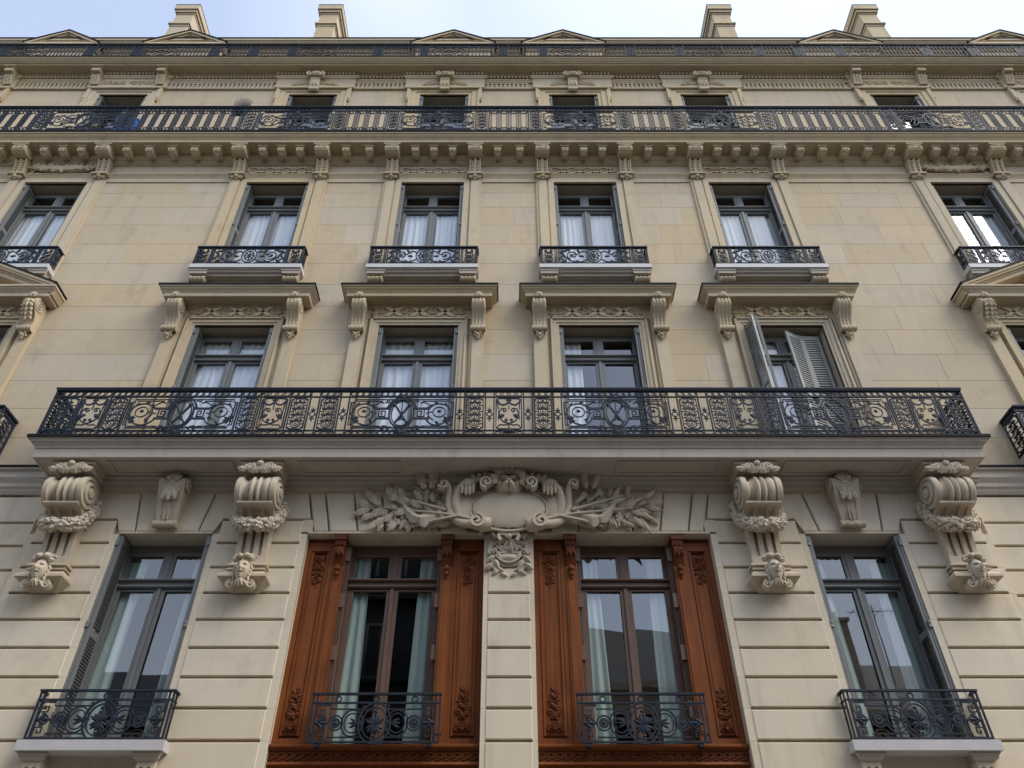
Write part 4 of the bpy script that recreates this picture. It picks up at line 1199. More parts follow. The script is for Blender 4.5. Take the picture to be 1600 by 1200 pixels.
def corbel(cx, seed):
    w = 0.57; r = random.Random(seed)
    b = MB()
    b.box(cx-w/2+0.02, cx+w/2-0.02, -0.47, YL+0.03, 8.13, 8.70)          # body behind the scroll
    b.box(cx-w/2-0.06, cx+w/2+0.06, -0.70, YL-0.16, 8.80, 8.858); b.box(cx-w/2-0.02, cx+w/2+0.02, -0.66, YL+0.03, 8.70, 8.80)
    hol = [(-0.62, 8.155), (-0.62, 8.125)] + [(-0.60+0.26*sin(R(t)), 7.93+0.19*cos(R(t))) for t in range(0, 91, 10)] + [(YL+0.03, 7.93), (YL+0.03, 8.155)]
    for k in range(7):                                                   # three shallow flutes in the hollow
        ws = (0.075, 0.07, 0.065, 0.13, 0.065, 0.07, 0.075); ins = (0, 0.022, 0, 0.026, 0, 0.022, 0)[k]
        x0 = cx-0.275+sum(ws[:k])
        b.xprism([hol[0], hol[1]]+[(p[0]+ins*sin(PI*q/9), p[1]+ins*0.6*sin(PI*q/9)) for q, p in enumerate(hol[2:-2])]+hol[-2:], x0, x0+ws[k])
    o = put('corbel', b, 'carve', bld)
    Rr = 0.265; e = w/2
    prof = [(-e, 0.001), (-e, Rr), (-e+0.055, Rr)]
    def bulge(x0, x1, r0, amp, n=6): return [(x0+(x1-x0)*k/n, r0+amp*sin(PI*k/n)) for k in range(n+1)]
    prof += bulge(-e+0.062, -0.115, Rr-0.03, -0.04)+bulge(-0.108, -0.012, Rr-0.05, 0.055)+bulge(0.002-0.006, 0.085, Rr-0.05, 0.055)
    prof += bulge(0.092, e-0.062, Rr-0.035, 0.03)+[(e-0.055, Rr), (e, Rr), (e, 0.001)]
    sc = MB(); sc.lathe_x([(cx+x, q) for x, q in prof], -0.47, 8.385, 32)
    put('scroll', autosmooth(sc.mesh('scroll'), 35), 'carve', o)
    for s in (-1, 1):
        xs = cx+s*e; v = MB()
        v.lathe_x([(xs, Rr), (xs+s*0.03, Rr*0.97), (xs+s*0.035, Rr*0.82), (xs+s*0.008, Rr*0.76), (xs+s*0.008, Rr*0.66), (xs+s*0.05, Rr*0.62), (xs+s*0.058, Rr*0.46), (xs+s*0.022, Rr*0.42), (xs+s*0.022, Rr*0.32), (xs+s*0.07, Rr*0.28), (xs+s*0.08, 0.001)], -0.47, 8.385, 24)
        put('volute', autosmooth(v.mesh('volute'), 40), 'carve', o)
    lf = MB()                                                            # acanthus crest on top
    for a in (90, 62, 118, 35, 145, 15, 165):
        lf.leaf(cx, 8.645, a, 0.17 if 30 < a < 150 else 0.24, 0.11, -0.70, 0.05, lobes=1)
    for s in (-1, 1):
        for j in range(3): lf.leaf(cx+s*(0.06+0.07*j), 8.665, 90-s*(25+25*j), 0.16, 0.10, -0.72, 0.04, lobes=1)
        lf.bar(spiral(cx+s*0.17, 8.735, 0.06, 0.01, 180, 180-s*450, 14), 0.03, 0.06, False, -0.72)
    lf.blob((cx, -0.74, 8.78), (0.06, 0.05, 0.05), 8, 5)
    put('acanthus', lf, 'carve', o)
    g_ = MB(); garland(g_, cx, r); put('leaf_garland', g_, 'carve', o)
    s_ = MB(); s_.box(cx-0.235, cx+0.235, -0.20, YL+0.03, 7.40, 7.93)
    for k in range(4):
        a = cx-0.235+(0.47-0.075)*k/3
        s_.xprism([(-0.20, 7.40), (-0.235, 7.40), (-0.245, 7.55), (-0.29, 7.80), (-0.33, 7.93), (-0.20, 7.93)], a, a+0.075)
    put('fluted_shaft', s_, 'carve', o)
    n_ = MB()
    n_.cornice([(0, 7.41), (0.015, 7.40), (0.015, 7.275), (0.045, 7.265), (0.06, 7.245), (0.06, 7.225), (0.03, 7.215), (0.03, 7.195), (0.05, 7.18), (0.05, 7.16), (0.0, 7.15)], cx-0.24, cx+0.24, -0.235)
    n_.box(cx-0.24, cx+0.24, -0.236, YL+0.03, 7.15, 7.41)
    for s in (-1, 1): n_.box(*sorted((cx+s*0.24, cx+s*0.295)), -0.29, YL+0.03, 7.225, 7.262); n_.box(*sorted((cx+s*0.24, cx+s*0.285)), -0.28, YL+0.03, 7.162, 7.18)
    put('necking', n_, 'carve', o)
    k_ = MB()
    t0, t1 = 0.27, 0.36
    k_.add([(cx-t0, -0.26, 7.14), (cx+t0, -0.26, 7.14), (cx+t0, YL+0.03, 7.14), (cx-t0, YL+0.03, 7.14),
            (cx-t1, -0.40, 7.035), (cx+t1, -0.40, 7.035), (cx+t1, YL+0.03, 7.035), (cx-t1, YL+0.03, 7.035),
            (cx-t1, -0.40, 6.995), (cx+t1, -0.40, 6.995), (cx+t1, YL+0.03, 6.995), (cx-t1, YL+0.03, 6.995),
            (cx-0.20, YL-0.05, 6.86), (cx+0.20, YL-0.05, 6.86), (cx+0.20, YL+0.03, 6.86), (cx-0.20, YL+0.03, 6.86)],
           [(0, 1, 2, 3), (0, 4, 5, 1), (1, 5, 6, 2), (3, 7, 4, 0), (4, 8, 9, 5), (5, 9, 10, 6), (7, 11, 8, 4), (8, 12, 13, 9), (9, 13, 14, 10), (11, 15, 12, 8), (12, 15, 14, 13)])
    put('corbel_foot', k_, 'carve', o)
    fm, h = mask(cx, 7.10, -0.36, seed)
    put('mask', fm, 'carve', o); put('mask_wreath', h, 'carve', o)
for i, x in enumerate((-6.97, -3.96, 3.96, 6.97)): corbel(x, i+1)
# acanthus keystones over the side windows
for s in (-1, 1):
    x = s*5.44; m = MB(); n = 5
    for k in range(n):
        ins = (0, 0.012, 0.0, 0.012, 0)[k]
        p = [(0, 8.78), (0.22, 8.78), (0.30-ins, 8.72), (0.31-ins, 8.64), (0.26-ins, 8.50), (0.17-ins, 8.25), (0.10-ins, 8.02), (0.10-ins, 7.97), (0, 7.97)]
        w0, w1 = 0.235, 0.15
        xa, xb_ = -1+2*k/n, -1+2*(k+1)/n
        pts = []
        for q in (xa, xb_):
            for a, z in p:
                ww = w1+(w0-w1)*(z-7.97)/0.81; pts.append((x+q*ww, YL-a, z))
        c = len(p)
        m.add(pts, [tuple(range(c)), tuple(range(2*c-1, c-1, -1))]+[(j, j+c, (j+1) % c+c, (j+1) % c) for j in range(c)])
    o = put('keystone', m, 'carve', bld)
    for t in (-1, 1):
        v = MB(); volute(v, x+t*0.235, t, YL-0.19, 8.64, 0.115); put('volute', v, 'carve', o)
    v = MB(); v.lathe_x([(x-0.19, 0.001)]+[(x-0.19+0.38*k/12, 0.05+0.012*abs(cos(PI*k/12*3))) for k in range(13)]+[(x+0.19, 0.001)], YL-0.09, 7.99, 12)
    put('foot_scroll', v, 'carve', o)
    lf = MB()
    for a in (270, 245, 295, 220, 320, 195, 345): lf.leaf(x, 8.60, a, 0.28 if 230 < a < 310 else 0.18, 0.12, YL-0.275, 0.05, lobes=1)
    for a in (90, 60, 120, 30, 150): lf.leaf(x, 8.70, a, 0.15, 0.11, YL-0.29, 0.05, lobes=1)
    for t in (-1, 1): lf.leaf(x+t*0.05, 8.50, 270+t*14, 0.16, 0.08, YL-0.25, 0.04, lobes=1); lf.bar([(x+t*0.022, 8.36), (x+t*0.03, 8.04)], 0.012, 0.04, False, YL-0.15)
    put('acanthus', lf, 'carve', o)

# ================================================================== great cartouche over the middle pier
ca = MB()
def dome(u, v):
    rr = u*u+v*v
    return None if rr > 1 else YL-0.17-0.09*math.sqrt(max(0, 1-rr))
ca.relief(-0.60, 0.60, 7.84, 8.58, 40, 26, dome)
cart = put('cartouche', autosmooth(ca.mesh('cartouche'), 60), 'carve', bld)
cart['label'] = 'blank oval shield with lion head and leafy branches over the middle pier'
rim = MB()
rim.tube([(p[0], YL-0.17, p[1]) for p in circ(0, 8.21, 0.615, 40, 0, 360, 0.385)]+[(0.615, YL-0.17, 8.21)], 0.03, 6)
put('oval_rim', rim, 'carve', cart)
for s in (-1, 1):
    c = MB()                                             # strapwork: outer C-scroll, inner wing, rolled lower scroll
    c.tube([(s*a, b_, z) for a, b_, z in bez((0.42, YL-0.26, 7.92), (0.75, YL-0.20, 7.86), (0.98, YL-0.12, 8.05), (0.96, YL-0.16, 8.40), 12)] +
           [(s*a, b_, z) for a, b_, z in bez((0.96, YL-0.16, 8.42), (0.95, YL-0.22, 8.58), (1.0, YL-0.28, 8.70), (1.08, YL-0.25, 8.66), 8)], [0.075-0.0015*k for k in range(22)], 8)
    c.tube([(s*a, b_, z) for a, b_, z in bez((0.66, YL-0.16, 7.98), (0.88, YL-0.14, 8.1), (0.90, YL-0.18, 8.45), (0.72, YL-0.28, 8.66), 12)], [0.05+0.03*sin(PI*k/12) for k in range(13)], 8)
    c.relief(*sorted((s*0.58, s*0.92)), 8.02, 8.66, 12, 18, lambda u, v: YL-0.12-0.10*math.sqrt(max(0, 1-u*u*0.7-v*v*0.3)))
    c.bar([(p[0], p[1]) for p in spiral(s*0.50, 7.93, 0.13, 0.015, 90, 90+s*560, 26)], 0.04, 0.14, False, YL-0.27)
    c.lathe_x([(s*0.28, 0.001), (s*0.28, 0.10), (s*0.32, 0.115), (s*0.46, 0.125), (s*0.48, 0.001)], YL-0.20, 7.92, 16)
    c.bar(spiral(s*1.06, 8.62, 0.085, 0.015, 200, 200-s*430, 16), 0.035, 0.12, False, YL-0.26)
    put('strapwork_scroll', autosmooth(c.mesh('strapwork_scroll'), 50), 'carve', cart)
    p = MB()                                             # lion's paw gripping the frame
    p.blob((s*0.66, YL-0.24, 8.64), (0.13, 0.10, 0.10), 10, 7)
    for q, (dx, dz, r_) in enumerate(((0.57, 8.53, 0.9), (0.625, 8.50, 1.05), (0.685, 8.495, 1.05), (0.745, 8.52, 0.9))):
        p.blob((s*dx, YL-0.29, dz), (0.034*r_, 0.06, 0.085*r_), 8, 6); p.blob((s*dx, YL-0.315, dz-0.075*r_), (0.018, 0.03, 0.035), 6, 4)
    put('paw', p, 'carve', cart)
    p = MB(); p.bar(spiral(s*0.36, 8.60, 0.105, 0.012, 270, 270+s*560, 24), 0.035, 0.14, False, YL-0.33); p.blob((s*0.36, YL-0.36, 8.60), (0.03, 0.05, 0.03), 6, 4)
    put('curl', p, 'carve', cart)
gs = lambda u, v, a, b, su, sv: math.exp(-((u-a)/su)**2-((v-b)/sv)**2)
def lion(u, v):
    rr = u*u+v*v*0.85
    if rr > 1.0: return None
    d = 0.20*math.sqrt(max(0, 1-rr))
    d += 0.13*gs(u, v, 0, -0.42, 0.40, 0.34) + 0.08*gs(abs(u), v, 0.22, -0.55, 0.16, 0.16)        # muzzle
    d += 0.035*gs(u, v, 0, 0.0, 0.16, 0.45) + 0.05*gs(u, v, 0, -0.26, 0.22, 0.08)                # nose
    d -= 0.08*gs(u, v, 0, -0.56, 0.035, 0.18) + 0.10*gs(u, v, 0, -0.78, 0.34, 0.05)               # lip line
    d -= 0.11*gs(abs(u), v, 0.36, 0.10, 0.17, 0.09); d += 0.03*gs(abs(u), v, 0.36, 0.09, 0.08, 0.05)
    d += 0.09*gs(abs(u), v, 0.34, 0.32, 0.26, 0.09) - 0.04*gs(u, v, 0, 0.45, 0.06, 0.25)          # brows and furrow
    d += 0.06*gs(abs(u), v, 0.62, -0.12, 0.18, 0.25) - 0.05*gs(abs(u), v, 0.42, -0.30, 0.06, 0.25)
    return YL-0.14-d
ln = MB(); ln.relief(-0.25, 0.25, 8.42, 8.86, 40, 34, lion)
put('lion_head', autosmooth(ln.mesh('lion_head'), 60), 'carve', cart)
mn = MB(); r = random.Random(4)
for k in range(22):
    a = -12+204*k/21
    for q in range(3):
        mn.leaf((0.17+0.075*q)*cos(R(a)), 8.66+(0.12+0.05*q)*sin(R(a)), a+r.uniform(-30, 30)+(12 if k % 2 else -12), r.uniform(0.12, 0.17), r.uniform(0.06, 0.09), YL-0.33+0.085*q, 0.07, tip=0.03)
for s in (-1, 1):
    for k in range(7): mn.leaf(s*(0.30+0.05*k), 8.74-0.012*k, (70 if k % 2 else 5) if s > 0 else (110 if k % 2 else 175), 0.16, 0.09, YL-0.24, 0.07, tip=0.03)
    mn.blob((s*0.20, YL-0.34, 8.84), (0.06, 0.05, 0.05), 8, 5)
put('mane', mn, 'carve', cart)
# branches: lobed oak leaves on the left, smooth laurel on the right
for s in (-1, 1):
    r = random.Random(21+s); lob = 1 if s < 0 else 0
    st = MB()
    def A(a): return a if s > 0 else 180-a
    main = [(s*a, b_, z) for a, b_, z in bez((0.52, YL-0.24, 7.98), (0.95, YL-0.26, 8.12), (1.3, YL-0.16, 8.15), (2.10, YL-0.06, 8.33), 14)]
    st.tube(main, [0.036-0.0018*k for k in range(15)], 6)
    st.tube([(s*a, b_, z) for a, b_, z in bez((1.0, YL-0.18, 8.2), (1.3, YL-0.15, 8.3), (1.6, YL-0.1, 8.45), (1.9, YL-0.05, 8.55), 8)], [0.03]*5+[0.02]*4, 6)
    st.tube([(s*a, b_, z) for a, b_, z in bez((0.72, YL-0.24, 8.08), (1.0, YL-0.26, 8.0), (1.3, YL-0.16, 8.0), (1.5, YL-0.08, 7.96), 8)], [0.03]*5+[0.018]*4, 6)
    put('branch', st, 'carve', cart)
    lf = MB()
    spots = [(1.05, 8.36, 35), (1.15, 8.42, 70), (1.28, 8.47, 92), (1.40, 8.42, 60), (1.50, 8.50, 100), (1.36, 8.30, 15), (1.55, 8.36, 35), (1.70, 8.46, 70), (1.84, 8.48, 40), (1.95, 8.52, 85),
             (1.65, 8.26, -10), (1.85, 8.32, 10), (2.05, 8.36, 25), (2.02, 8.28, -18), (2.14, 8.40, 50), (2.10, 8.22, -35), (1.98, 8.15, -55), (1.85, 8.18, -40), (1.05, 8.06, -30), (0.90, 8.06, -18),
             (1.20, 8.12, -50), (1.35, 8.06, -25), (1.45, 8.14, -60), (1.10, 8.20, 10), (0.80, 8.20, 25), (0.95, 8.30, 15), (2.2, 8.32, 5), (1.62, 8.14, -70), (1.75, 8.08, -30), (0.70, 8.12, 42), (1.24, 8.62, 100), (1.34, 8.60, 75), (1.16, 8.58, 125)]
    spots += [(2.26, 8.36, 12), (2.24, 8.28, -14), (2.2, 8.20, -40), (2.2, 8.46, 48), (2.05, 8.10, -60)]
    spots += [(a+r.uniform(-.09, .09), z+r.uniform(-.05, .05), an+r.uniform(-35, 35)) for a, z, an in spots if a < 2.12]
    for a, z, an in spots:
        l = r.uniform(0.17, 0.28) if lob else r.uniform(0.20, 0.32)
        lf.leaf(s*a, z, A(an+r.uniform(-8, 8)), l, r.uniform(0.09, 0.14) if lob else r.uniform(0.06, 0.09), YL-0.02-r.uniform(0, 0.07), r.uniform(0.03, 0.055), tip=r.uniform(0.0, 0.05), lobes=lob)
    for a, z, an in ((1.26, 8.60, 96), (1.36, 8.60, 66)):
        lf.leaf(s*a, z, A(an), 0.36, 0.16 if lob else 0.12, YL-0.16, 0.05, tip=0.10, lobes=lob)
    put('leaf_spray', lf, 'carve', cart)
    be = MB()
    for k in range(14):
        be.blob((s*(1.75+r.uniform(-0.12, 0.16)), YL-0.06, 8.06+r.uniform(-0.08, 0.12)), (0.035, 0.035, 0.04), 6, 4)
    put('acorns' if lob else 'berries', be, 'carve', cart)
    rb = MB()                                             # torn banner wound through the branch
    pts = bez((s*1.02, YL-0.10, 8.24), (s*1.25, YL-0.18, 7.96), (s*1.5, YL-0.16, 7.94), (s*1.72, YL-0.05, 8.40), 14)
    a = []
    for k, p_ in enumerate(pts):
        wv = 0.11+0.03*sin(k*1.3)
        a += [(p_[0], p_[1]-0.02, p_[2]+wv*0.7), (p_[0]+s*0.02, p_[1]-0.07, p_[2]), (p_[0], p_[1]-0.02, p_[2]-wv+0.02*sin(k*4.1))]
        a += [(p_[0], p_[1]+0.03, p_[2]+wv*0.7), (p_[0], p_[1]+0.03, p_[2]-wv)]
    f = []
    for k in range(len(pts)-1):
        q = k*5
        f += [(q, q+1, q+6, q+5), (q+1, q+2, q+7, q+6), (q, q+5, q+8, q+3), (q+2, q+4, q+9, q+7)]
    rb.add(a, f)
    put('banner', rb, 'carve', cart)
# drapery and ribbons hanging on the pier
dr = MB()
r = random.Random(8)
for k in range(12):                                       # gathered cloth
    a = 200+140*k/11+r.uniform(-9, 9)
    dr.leaf(r.uniform(-.05, .05), 7.76+r.uniform(-.02, .02), a, r.uniform(0.12, 0.25), r.uniform(0.05, 0.09), YL-0.05-r.uniform(0, 0.03), 0.06, lobes=k % 2)
for k in range(14):                                       # short upright folds along the top
    x = -0.27+0.54*k/13
    dr.leaf(x*0.8, 7.74+r.uniform(-.02, .02), 90-x*130+r.uniform(-14, 14), r.uniform(0.10, 0.16), 0.055, YL-0.08-r.uniform(0, 0.03), 0.06)
for s in (-1, 1): dr.bar(bez((0, 7.74), (s*0.10, 7.84), (s*0.22, 7.78), (s*0.12, 7.68), 8), 0.05, 0.05, False, YL-0.14)
dr.blob((0, YL-0.15, 7.74), (0.05, 0.05, 0.045), 8, 5)
for s in (-1, 1):
    for k in range(8):
        t = k/7
        dr.leaf(s*(0.12+0.12*t), 7.80-0.46*t, 270+s*(50 if k % 2 else -25), 0.17, 0.085, YL-0.03, 0.055, lobes=k % 2)
    for k in range(5): dr.leaf(s*(0.25-0.03*k), 7.36-0.045*k, 270+s*(55 if k % 2 else -65), 0.12, 0.06, YL-0.015, 0.04)
    dr.bar(bez((s*0.1, 7.80), (s*0.36, 7.80), (s*0.24, 7.58), (s*0.31, 7.50), 8), 0.06, 0.05, False, YL-0.03)
    dr.bar(bez((s*0.26, 7.42), (s*0.20, 7.34), (s*0.26, 7.26), (s*0.16, 7.20), 8), 0.05, 0.04, False, YL-0.02)
put('ribbon_drapery', dr, 'carve', cart)
for zc, hw_ in ((7.60, 0.19), (7.44, 0.20)):
    b = MB()
    b.relief(-hw_, hw_, zc-0.09, zc+0.07, 22, 10, lambda u, v: (None if v < -1+1.35*abs(u)**2.5 else YL-0.015-0.075*max(0, 1-u*u)*(0.55+0.45*cos(v*2.2))))
    b.bar([(hw_*t, zc-0.09+0.12*abs(t)**2.2) for t in [k/8 for k in range(-8, 9)]], 0.022, 0.05, False, YL-0.04)
    b.bar([(hw_*t, zc+0.06+0.03*abs(t)**2) for t in [k/8 for k in range(-8, 9)]], 0.02, 0.05, False, YL-0.04)
    put('cloth_swag', autosmooth(b.mesh('cloth_swag'), 50), 'carve', cart)

# ================================================================== wrought-iron railings
T = 0.018
class IB(MB):
    def bar(s, pts, w=0.012, t=0.012, closed=False, y=0.0): return MB.bar(s, pts, w*1.2, t, closed, y)
def motif_border(m, w, h, g_=0.026, ear=0.035):
    x, z0, z1 = w/2-g_, g_, h-g_
    m.bar([(-x+ear, z0), (x-ear, z0), (x-ear, z0+ear), (x, z0+ear), (x, z1-ear), (x-ear, z1-ear), (x-ear, z1), (-x+ear, z1), (-x+ear, z1-ear), (-x, z1-ear), (-x, z0+ear), (-x+ear, z0+ear)], 0.011, T, True)
    for s in (-1, 1):
        for z in (z0+ear*0.5, z1-ear*0.5): m.box(*sorted((s*(x-ear*0.9), s*(x+0.004))), -T/2-0.001, T/2+0.001, z-0.008, z+0.008)
def p_chain(w, h):
    m = IB(); motif_border(m, w, h); n = 4; st = h*0.185; r = min(w*0.25, st*0.60)
    for k in range(n):
        z = h*0.19+st*k
        m.bar(circ(0, z, r, 16), 0.013, T, True); m.bar(circ(0, z+r*0.18, r*0.62, 12), 0.009, T, True)
        m.blob((0, 0, z+r*0.12), (r*0.22, 0.012, r*0.24), 6, 4)
        for s in (-1, 1): m.bar([(s*r, z), (s*(w/2-0.03), z)], 0.010, T); m.bar(circ(s*(r+0.012), z+st*0.5, 0.018, 8), 0.008, T, True)
    for s in (-1, 1): m.bar(bez((0, h*0.86), (s*r, h*0.80), (s*r*1.2, h*0.93), (s*r*0.5, h*0.95), 6), 0.011, T)
    m.leaf(0, h*0.84, 90, h*0.11, 0.05, 0.0, 0.012)
    return m
def p_heart(w, h):
    m = IB(); motif_border(m, w, h); a = w/2-0.05
    for s in (-1, 1):
        m.bar(bez((0, h*0.90), (s*a*0.15, h*0.72), (s*a*0.85, h*0.72), (s*a, h*0.90), 9), 0.022, T)
        m.bar(bez((s*a, h*0.90), (s*a*1.05, h*0.80), (s*a*0.9, h*0.76), (s*a*0.95, h*0.66), 6), 0.016, T)
        m.bar([(s*a*0.92, h*0.68), (s*a*0.92, h*0.30)], 0.010, T)
        m.bar(bez((0, h*0.20), (s*a*1.1, h*0.25), (s*a*1.0, h*0.66), (s*a*0.45, h*0.66), 12), 0.016, T)
        m.bar(spiral(s*a*0.42, h*0.595, h*0.065, 0.006, 90, 90+s*400, 12), 0.012, T)
        m.bar(spiral(s*a*0.20, h*0.30, h*0.045, 0.006, 270, 270+s*420, 10), 0.011, T)
        for an in (60, 100, 140, 190): m.leaf(s*a*0.60, h*0.40, an if s < 0 else 180-an, 0.075, 0.04, 0.0, 0.014, lobes=0)
        m.blob((s*a*0.62, -0.004, h*0.40), (0.03, 0.016, 0.03), 6, 4)
        m.bar(bez((0, h*0.19), (s*a*0.5, h*0.10), (s*a*0.7, h*0.22), (s*a*0.95, h*0.12), 8), 0.013, T)
    m.bar([(0, h*0.90), (0, h*0.62)], 0.012, T); m.blob((0, 0, h*0.91), (0.06, 0.014, 0.022), 6, 4)
    return m
def p_slot(w, h):
    m = IB(); c = h*0.48; r = min(0.05, w*0.36)
    m.bar(circ(0, c, r, 14), 0.012, T, True)
    for s in (-1, 1):
        m.bar([(s*r, c), (s*w/2, c)], 0.012, T)
        z = c+s*(r+0.005)
        m.leaf(0, z, 90*s, 0.10, 0.03, 0.0, 0.012)
        for t in (-1, 1): m.leaf(0, z+s*0.02, 90*s+t*62, 0.05, 0.022, 0.0, 0.012)
    return m
def medallion_parts(w, h):
    """border, shield with crossed torches, side scrolls"""
    bd = IB(); x = w/2-0.03; z0, z1 = 0.05, h-0.05; e = 0.06
    for s in (-1, 1):
        bd.bar([(0, z1), (s*(x-e), z1), (s*(x-e), z1-e), (s*x, z1-e), (s*x, z0+e), (s*(x-e), z0+e), (s*(x-e), z0), (0, z0)], 0.012, T)
        bd.bar([(s*0.34, z1-0.035), (s*(x-e-0.03), z1-0.035)], 0.009, T); bd.bar([(s*0.34, z0+0.035), (s*(x-e-0.03), z0+0.035)], 0.009, T)
        bd.bar([(s*(x-0.035), z1-e-0.02), (s*(x-0.035), z0+e+0.02)], 0.014, T)
    sh = IB(); c = h*0.50
    sh.bar(circ(0, c, 0.205, 26, 0, 360, 0.30), 0.022, T*1.6, True); sh.bar(circ(0, c, 0.168, 26, 0, 360, 0.26), 0.014, T*1.3, True)
    for s in (-1, 1):
        sh.bar([(s*0.10, c-0.20), (-s*0.115, c+0.17)], 0.026, T*1.4, False, -0.006*s); sh.leaf(-s*0.10, c+0.14, 90+s*30, 0.085, 0.06, -0.01, 0.02)
        sh.bar(bez((s*0.09, c-0.16), (s*0.03, c-0.10), (s*0.02, c-0.17), (0, c-0.08), 6), 0.016, T)
        sh.bar(bez((s*0.02, c+0.30), (s*0.14, c+0.36), (s*0.20, c+0.22), (s*0.235, c+0.12), 8), 0.03, T*1.6)
        sh.bar(spiral(s*0.25, c+0.27, 0.045, 0.006, 200, 200-s*420, 10), 0.014, T)
        for k in range(4): sh.leaf(s*(0.14+0.055*k), c-0.27-0.012*k, (15 if k % 2 else -35) if s > 0 else (165 if k % 2 else 215), 0.11, 0.032, 0.0, 0.014)
        sh.bar(bez((0, c-0.30), (s*0.12, c-0.33), (s*0.25, c-0.24), (s*0.42, c-0.30), 8), 0.012, T)
    sh.bar([(0, c+0.02), (0, c+0.24)], 0.014, T)
    sh.leaf(0, c+0.34, 60, 0.11, 0.07, 0, 0.02); sh.leaf(0, c+0.34, 120, 0.11, 0.07, 0, 0.02); sh.leaf(0, c+0.31, 90, 0.10, 0.08, 0, 0.03)
    pl = IB()                                              # shell at the foot
    for a in range(190, 351, 20): pl.leaf(0, c-0.34, a, 0.115, 0.06, -0.004, 0.022)
    pl.bar(circ(0, c-0.335, 0.12, 12, 175, 365, 0.105), 0.016, T*1.5)
    ky = []; sc = []
    ax = min(0.40, w*0.215)
    for s in (-1, 1):
        k = IB(); a, b = 0.25, 0.25+0.15
        k.box(*sorted((s*0.20, s*0.46)), -T/2, T/2, c+0.085, c+0.125); k.box(*sorted((s*0.20, s*0.43)), -T/2, T/2, c-0.125, c-0.085)
        k.bar([(s*0.38, c+0.085), (s*0.38, c-0.06), (s*0.27, c-0.06), (s*0.27, c+0.05), (s*0.335, c+0.05), (s*0.335, c-0.015), (s*0.305, c-0.015)], 0.016, T)
        ky.append(k)
        q = IB(); xc = s*(w/2-0.265); R0 = 0.195
        q.bar(spiral(xc, c+0.02, 0.25, R0, 270, 270+s*70, 6)+spiral(xc, c+0.02, R0, R0*0.93, 270+s*75, 270+s*330, 18), 0.016, T)
        q.bar(bez((s*0.40, c-0.09), (s*0.48, c-0.27), (xc-s*0.02, c-0.30), (xc+s*0.16, c-0.14), 10), 0.018, T)
        q.bar(circ(xc, c+0.03, 0.105, 16), 0.013, T, True); q.blob((xc, 0, c+0.05), (0.036, 0.016, 0.034), 8, 5)
        for an in (45, 90, 135, 200, 250, 320): q.leaf(xc+R0*0.97*cos(R(an)), c+0.02+R0*0.97*sin(R(an)), an+70*s, 0.10, 0.042, 0.0, 0.014)
        for an in (150, 200, 250): q.leaf(xc+s*0.16, c-0.12, an if s > 0 else 180-an, 0.10, 0.045, 0, 0.014)
        for an in (20, 70, 110): q.leaf(xc+s*0.14, c-0.12, 180-an if s < 0 else an-50, 0.09, 0.035, 0, 0.014)
        q.bar(bez((xc-s*0.105, c+0.03), (xc-s*0.17, c+0.06), (xc-s*0.2, c-0.05), (s*0.42, c+0.02), 6), 0.011, T)
        q.bar(bez((s*0.30, c+0.22), (s*0.42, c+0.30), (s*0.46, c+0.10), (xc-s*0.12, c+0.20), 8), 0.013, T)
        sc.append(q)
    return bd, sh, pl, ky, sc
def p_arches(w, h):
    m = IB(); n = max(2, round(w/0.27)); st = w/n
    for k in range(n):
        c = -w/2+st*(k+0.5); r = st*0.26
        pts = [(c-r, 0.10+r), (c-r, h-0.10-r)]+circ(c, h-0.10-r, r, 8, 180, 0)[1:]+[(c+r, 0.10+r)]+circ(c, 0.10+r, r, 8, 0, -180)[1:-1]
        m.bar(pts, 0.014, T, True)
        m.bar([(c, h-0.10), (c, h)], 0.02, T); m.bar([(c, 0), (c, 0.10)], 0.02, T)
        for s in (-1, 1):
            e = c+s*st*0.5
            m.bar([(e, 0), (e, h)], 0.018, T); m.bar([(c+s*st*0.37, 0.06), (c+s*st*0.37, h-0.06)], 0.011, T)
            for z in (0.07, h-0.07): m.bar(circ(c+s*st*0.33, z, 0.028, 8), 0.010, T, True)
    return m
def p_pickets(w, h):
    m = IB(); n = max(3, round(w/0.105)); st = w/n
    for k in range(n+1):
        c = -w/2+st*k
        m.bar([(c, 0), (c, h)], 0.019, T)
        if k < n: m.bar(circ(c+st/2, h-0.045, st*0.42, 8, 0, 180), 0.010, T)
    return m
def p_fan(w, h):
    m = IB()
    for r in (0.10, 0.18, 0.27, 0.36): m.bar(circ(0, h*0.06, r*w/0.95, 20, 0, 180, r*h/0.40), 0.014, T)
    for a in range(15, 176, 25): m.bar([(0.08*cos(R(a)), h*0.06+0.08*sin(R(a))), (0.36*w/0.95*cos(R(a)), h*0.06+0.36*h/0.40*sin(R(a)))], 0.011, T)
    for s in (-1, 1):
        m.bar(spiral(s*w*0.44, h*0.30, w*0.10, 0.01, 90, 90+s*430, 14), 0.014, T)
        m.bar(bez((s*w*0.22, h*0.95), (s*w*0.40, h*0.9), (s*w*0.45, h*0.65), (s*w*0.5, h*0.55), 6), 0.014, T)
    m.bar([(-w/2, h*0.03), (w/2, h*0.03)], 0.012, T)
    return m
def rings(w, h):
    m = IB(); r = h*0.40; n = max(1, round((w-0.02)/(h*0.92))); st = w/n
    for k in range(n):
        c = -w/2+st*(k+0.5)
        m.bar(circ(c, h/2, min(r, st*0.44), 12), 0.011, T, True)
        for s in (-1, 1): m.bar([(c, h/2+s*r), (c, h/2+s*h/2)], 0.010, T)
        if k < n-1:
            for z in (h*0.16, h*0.84): m.blob((c+st/2, 0, z), (0.013, 0.010, 0.013), 6, 4)
    return m
CACHE = {}
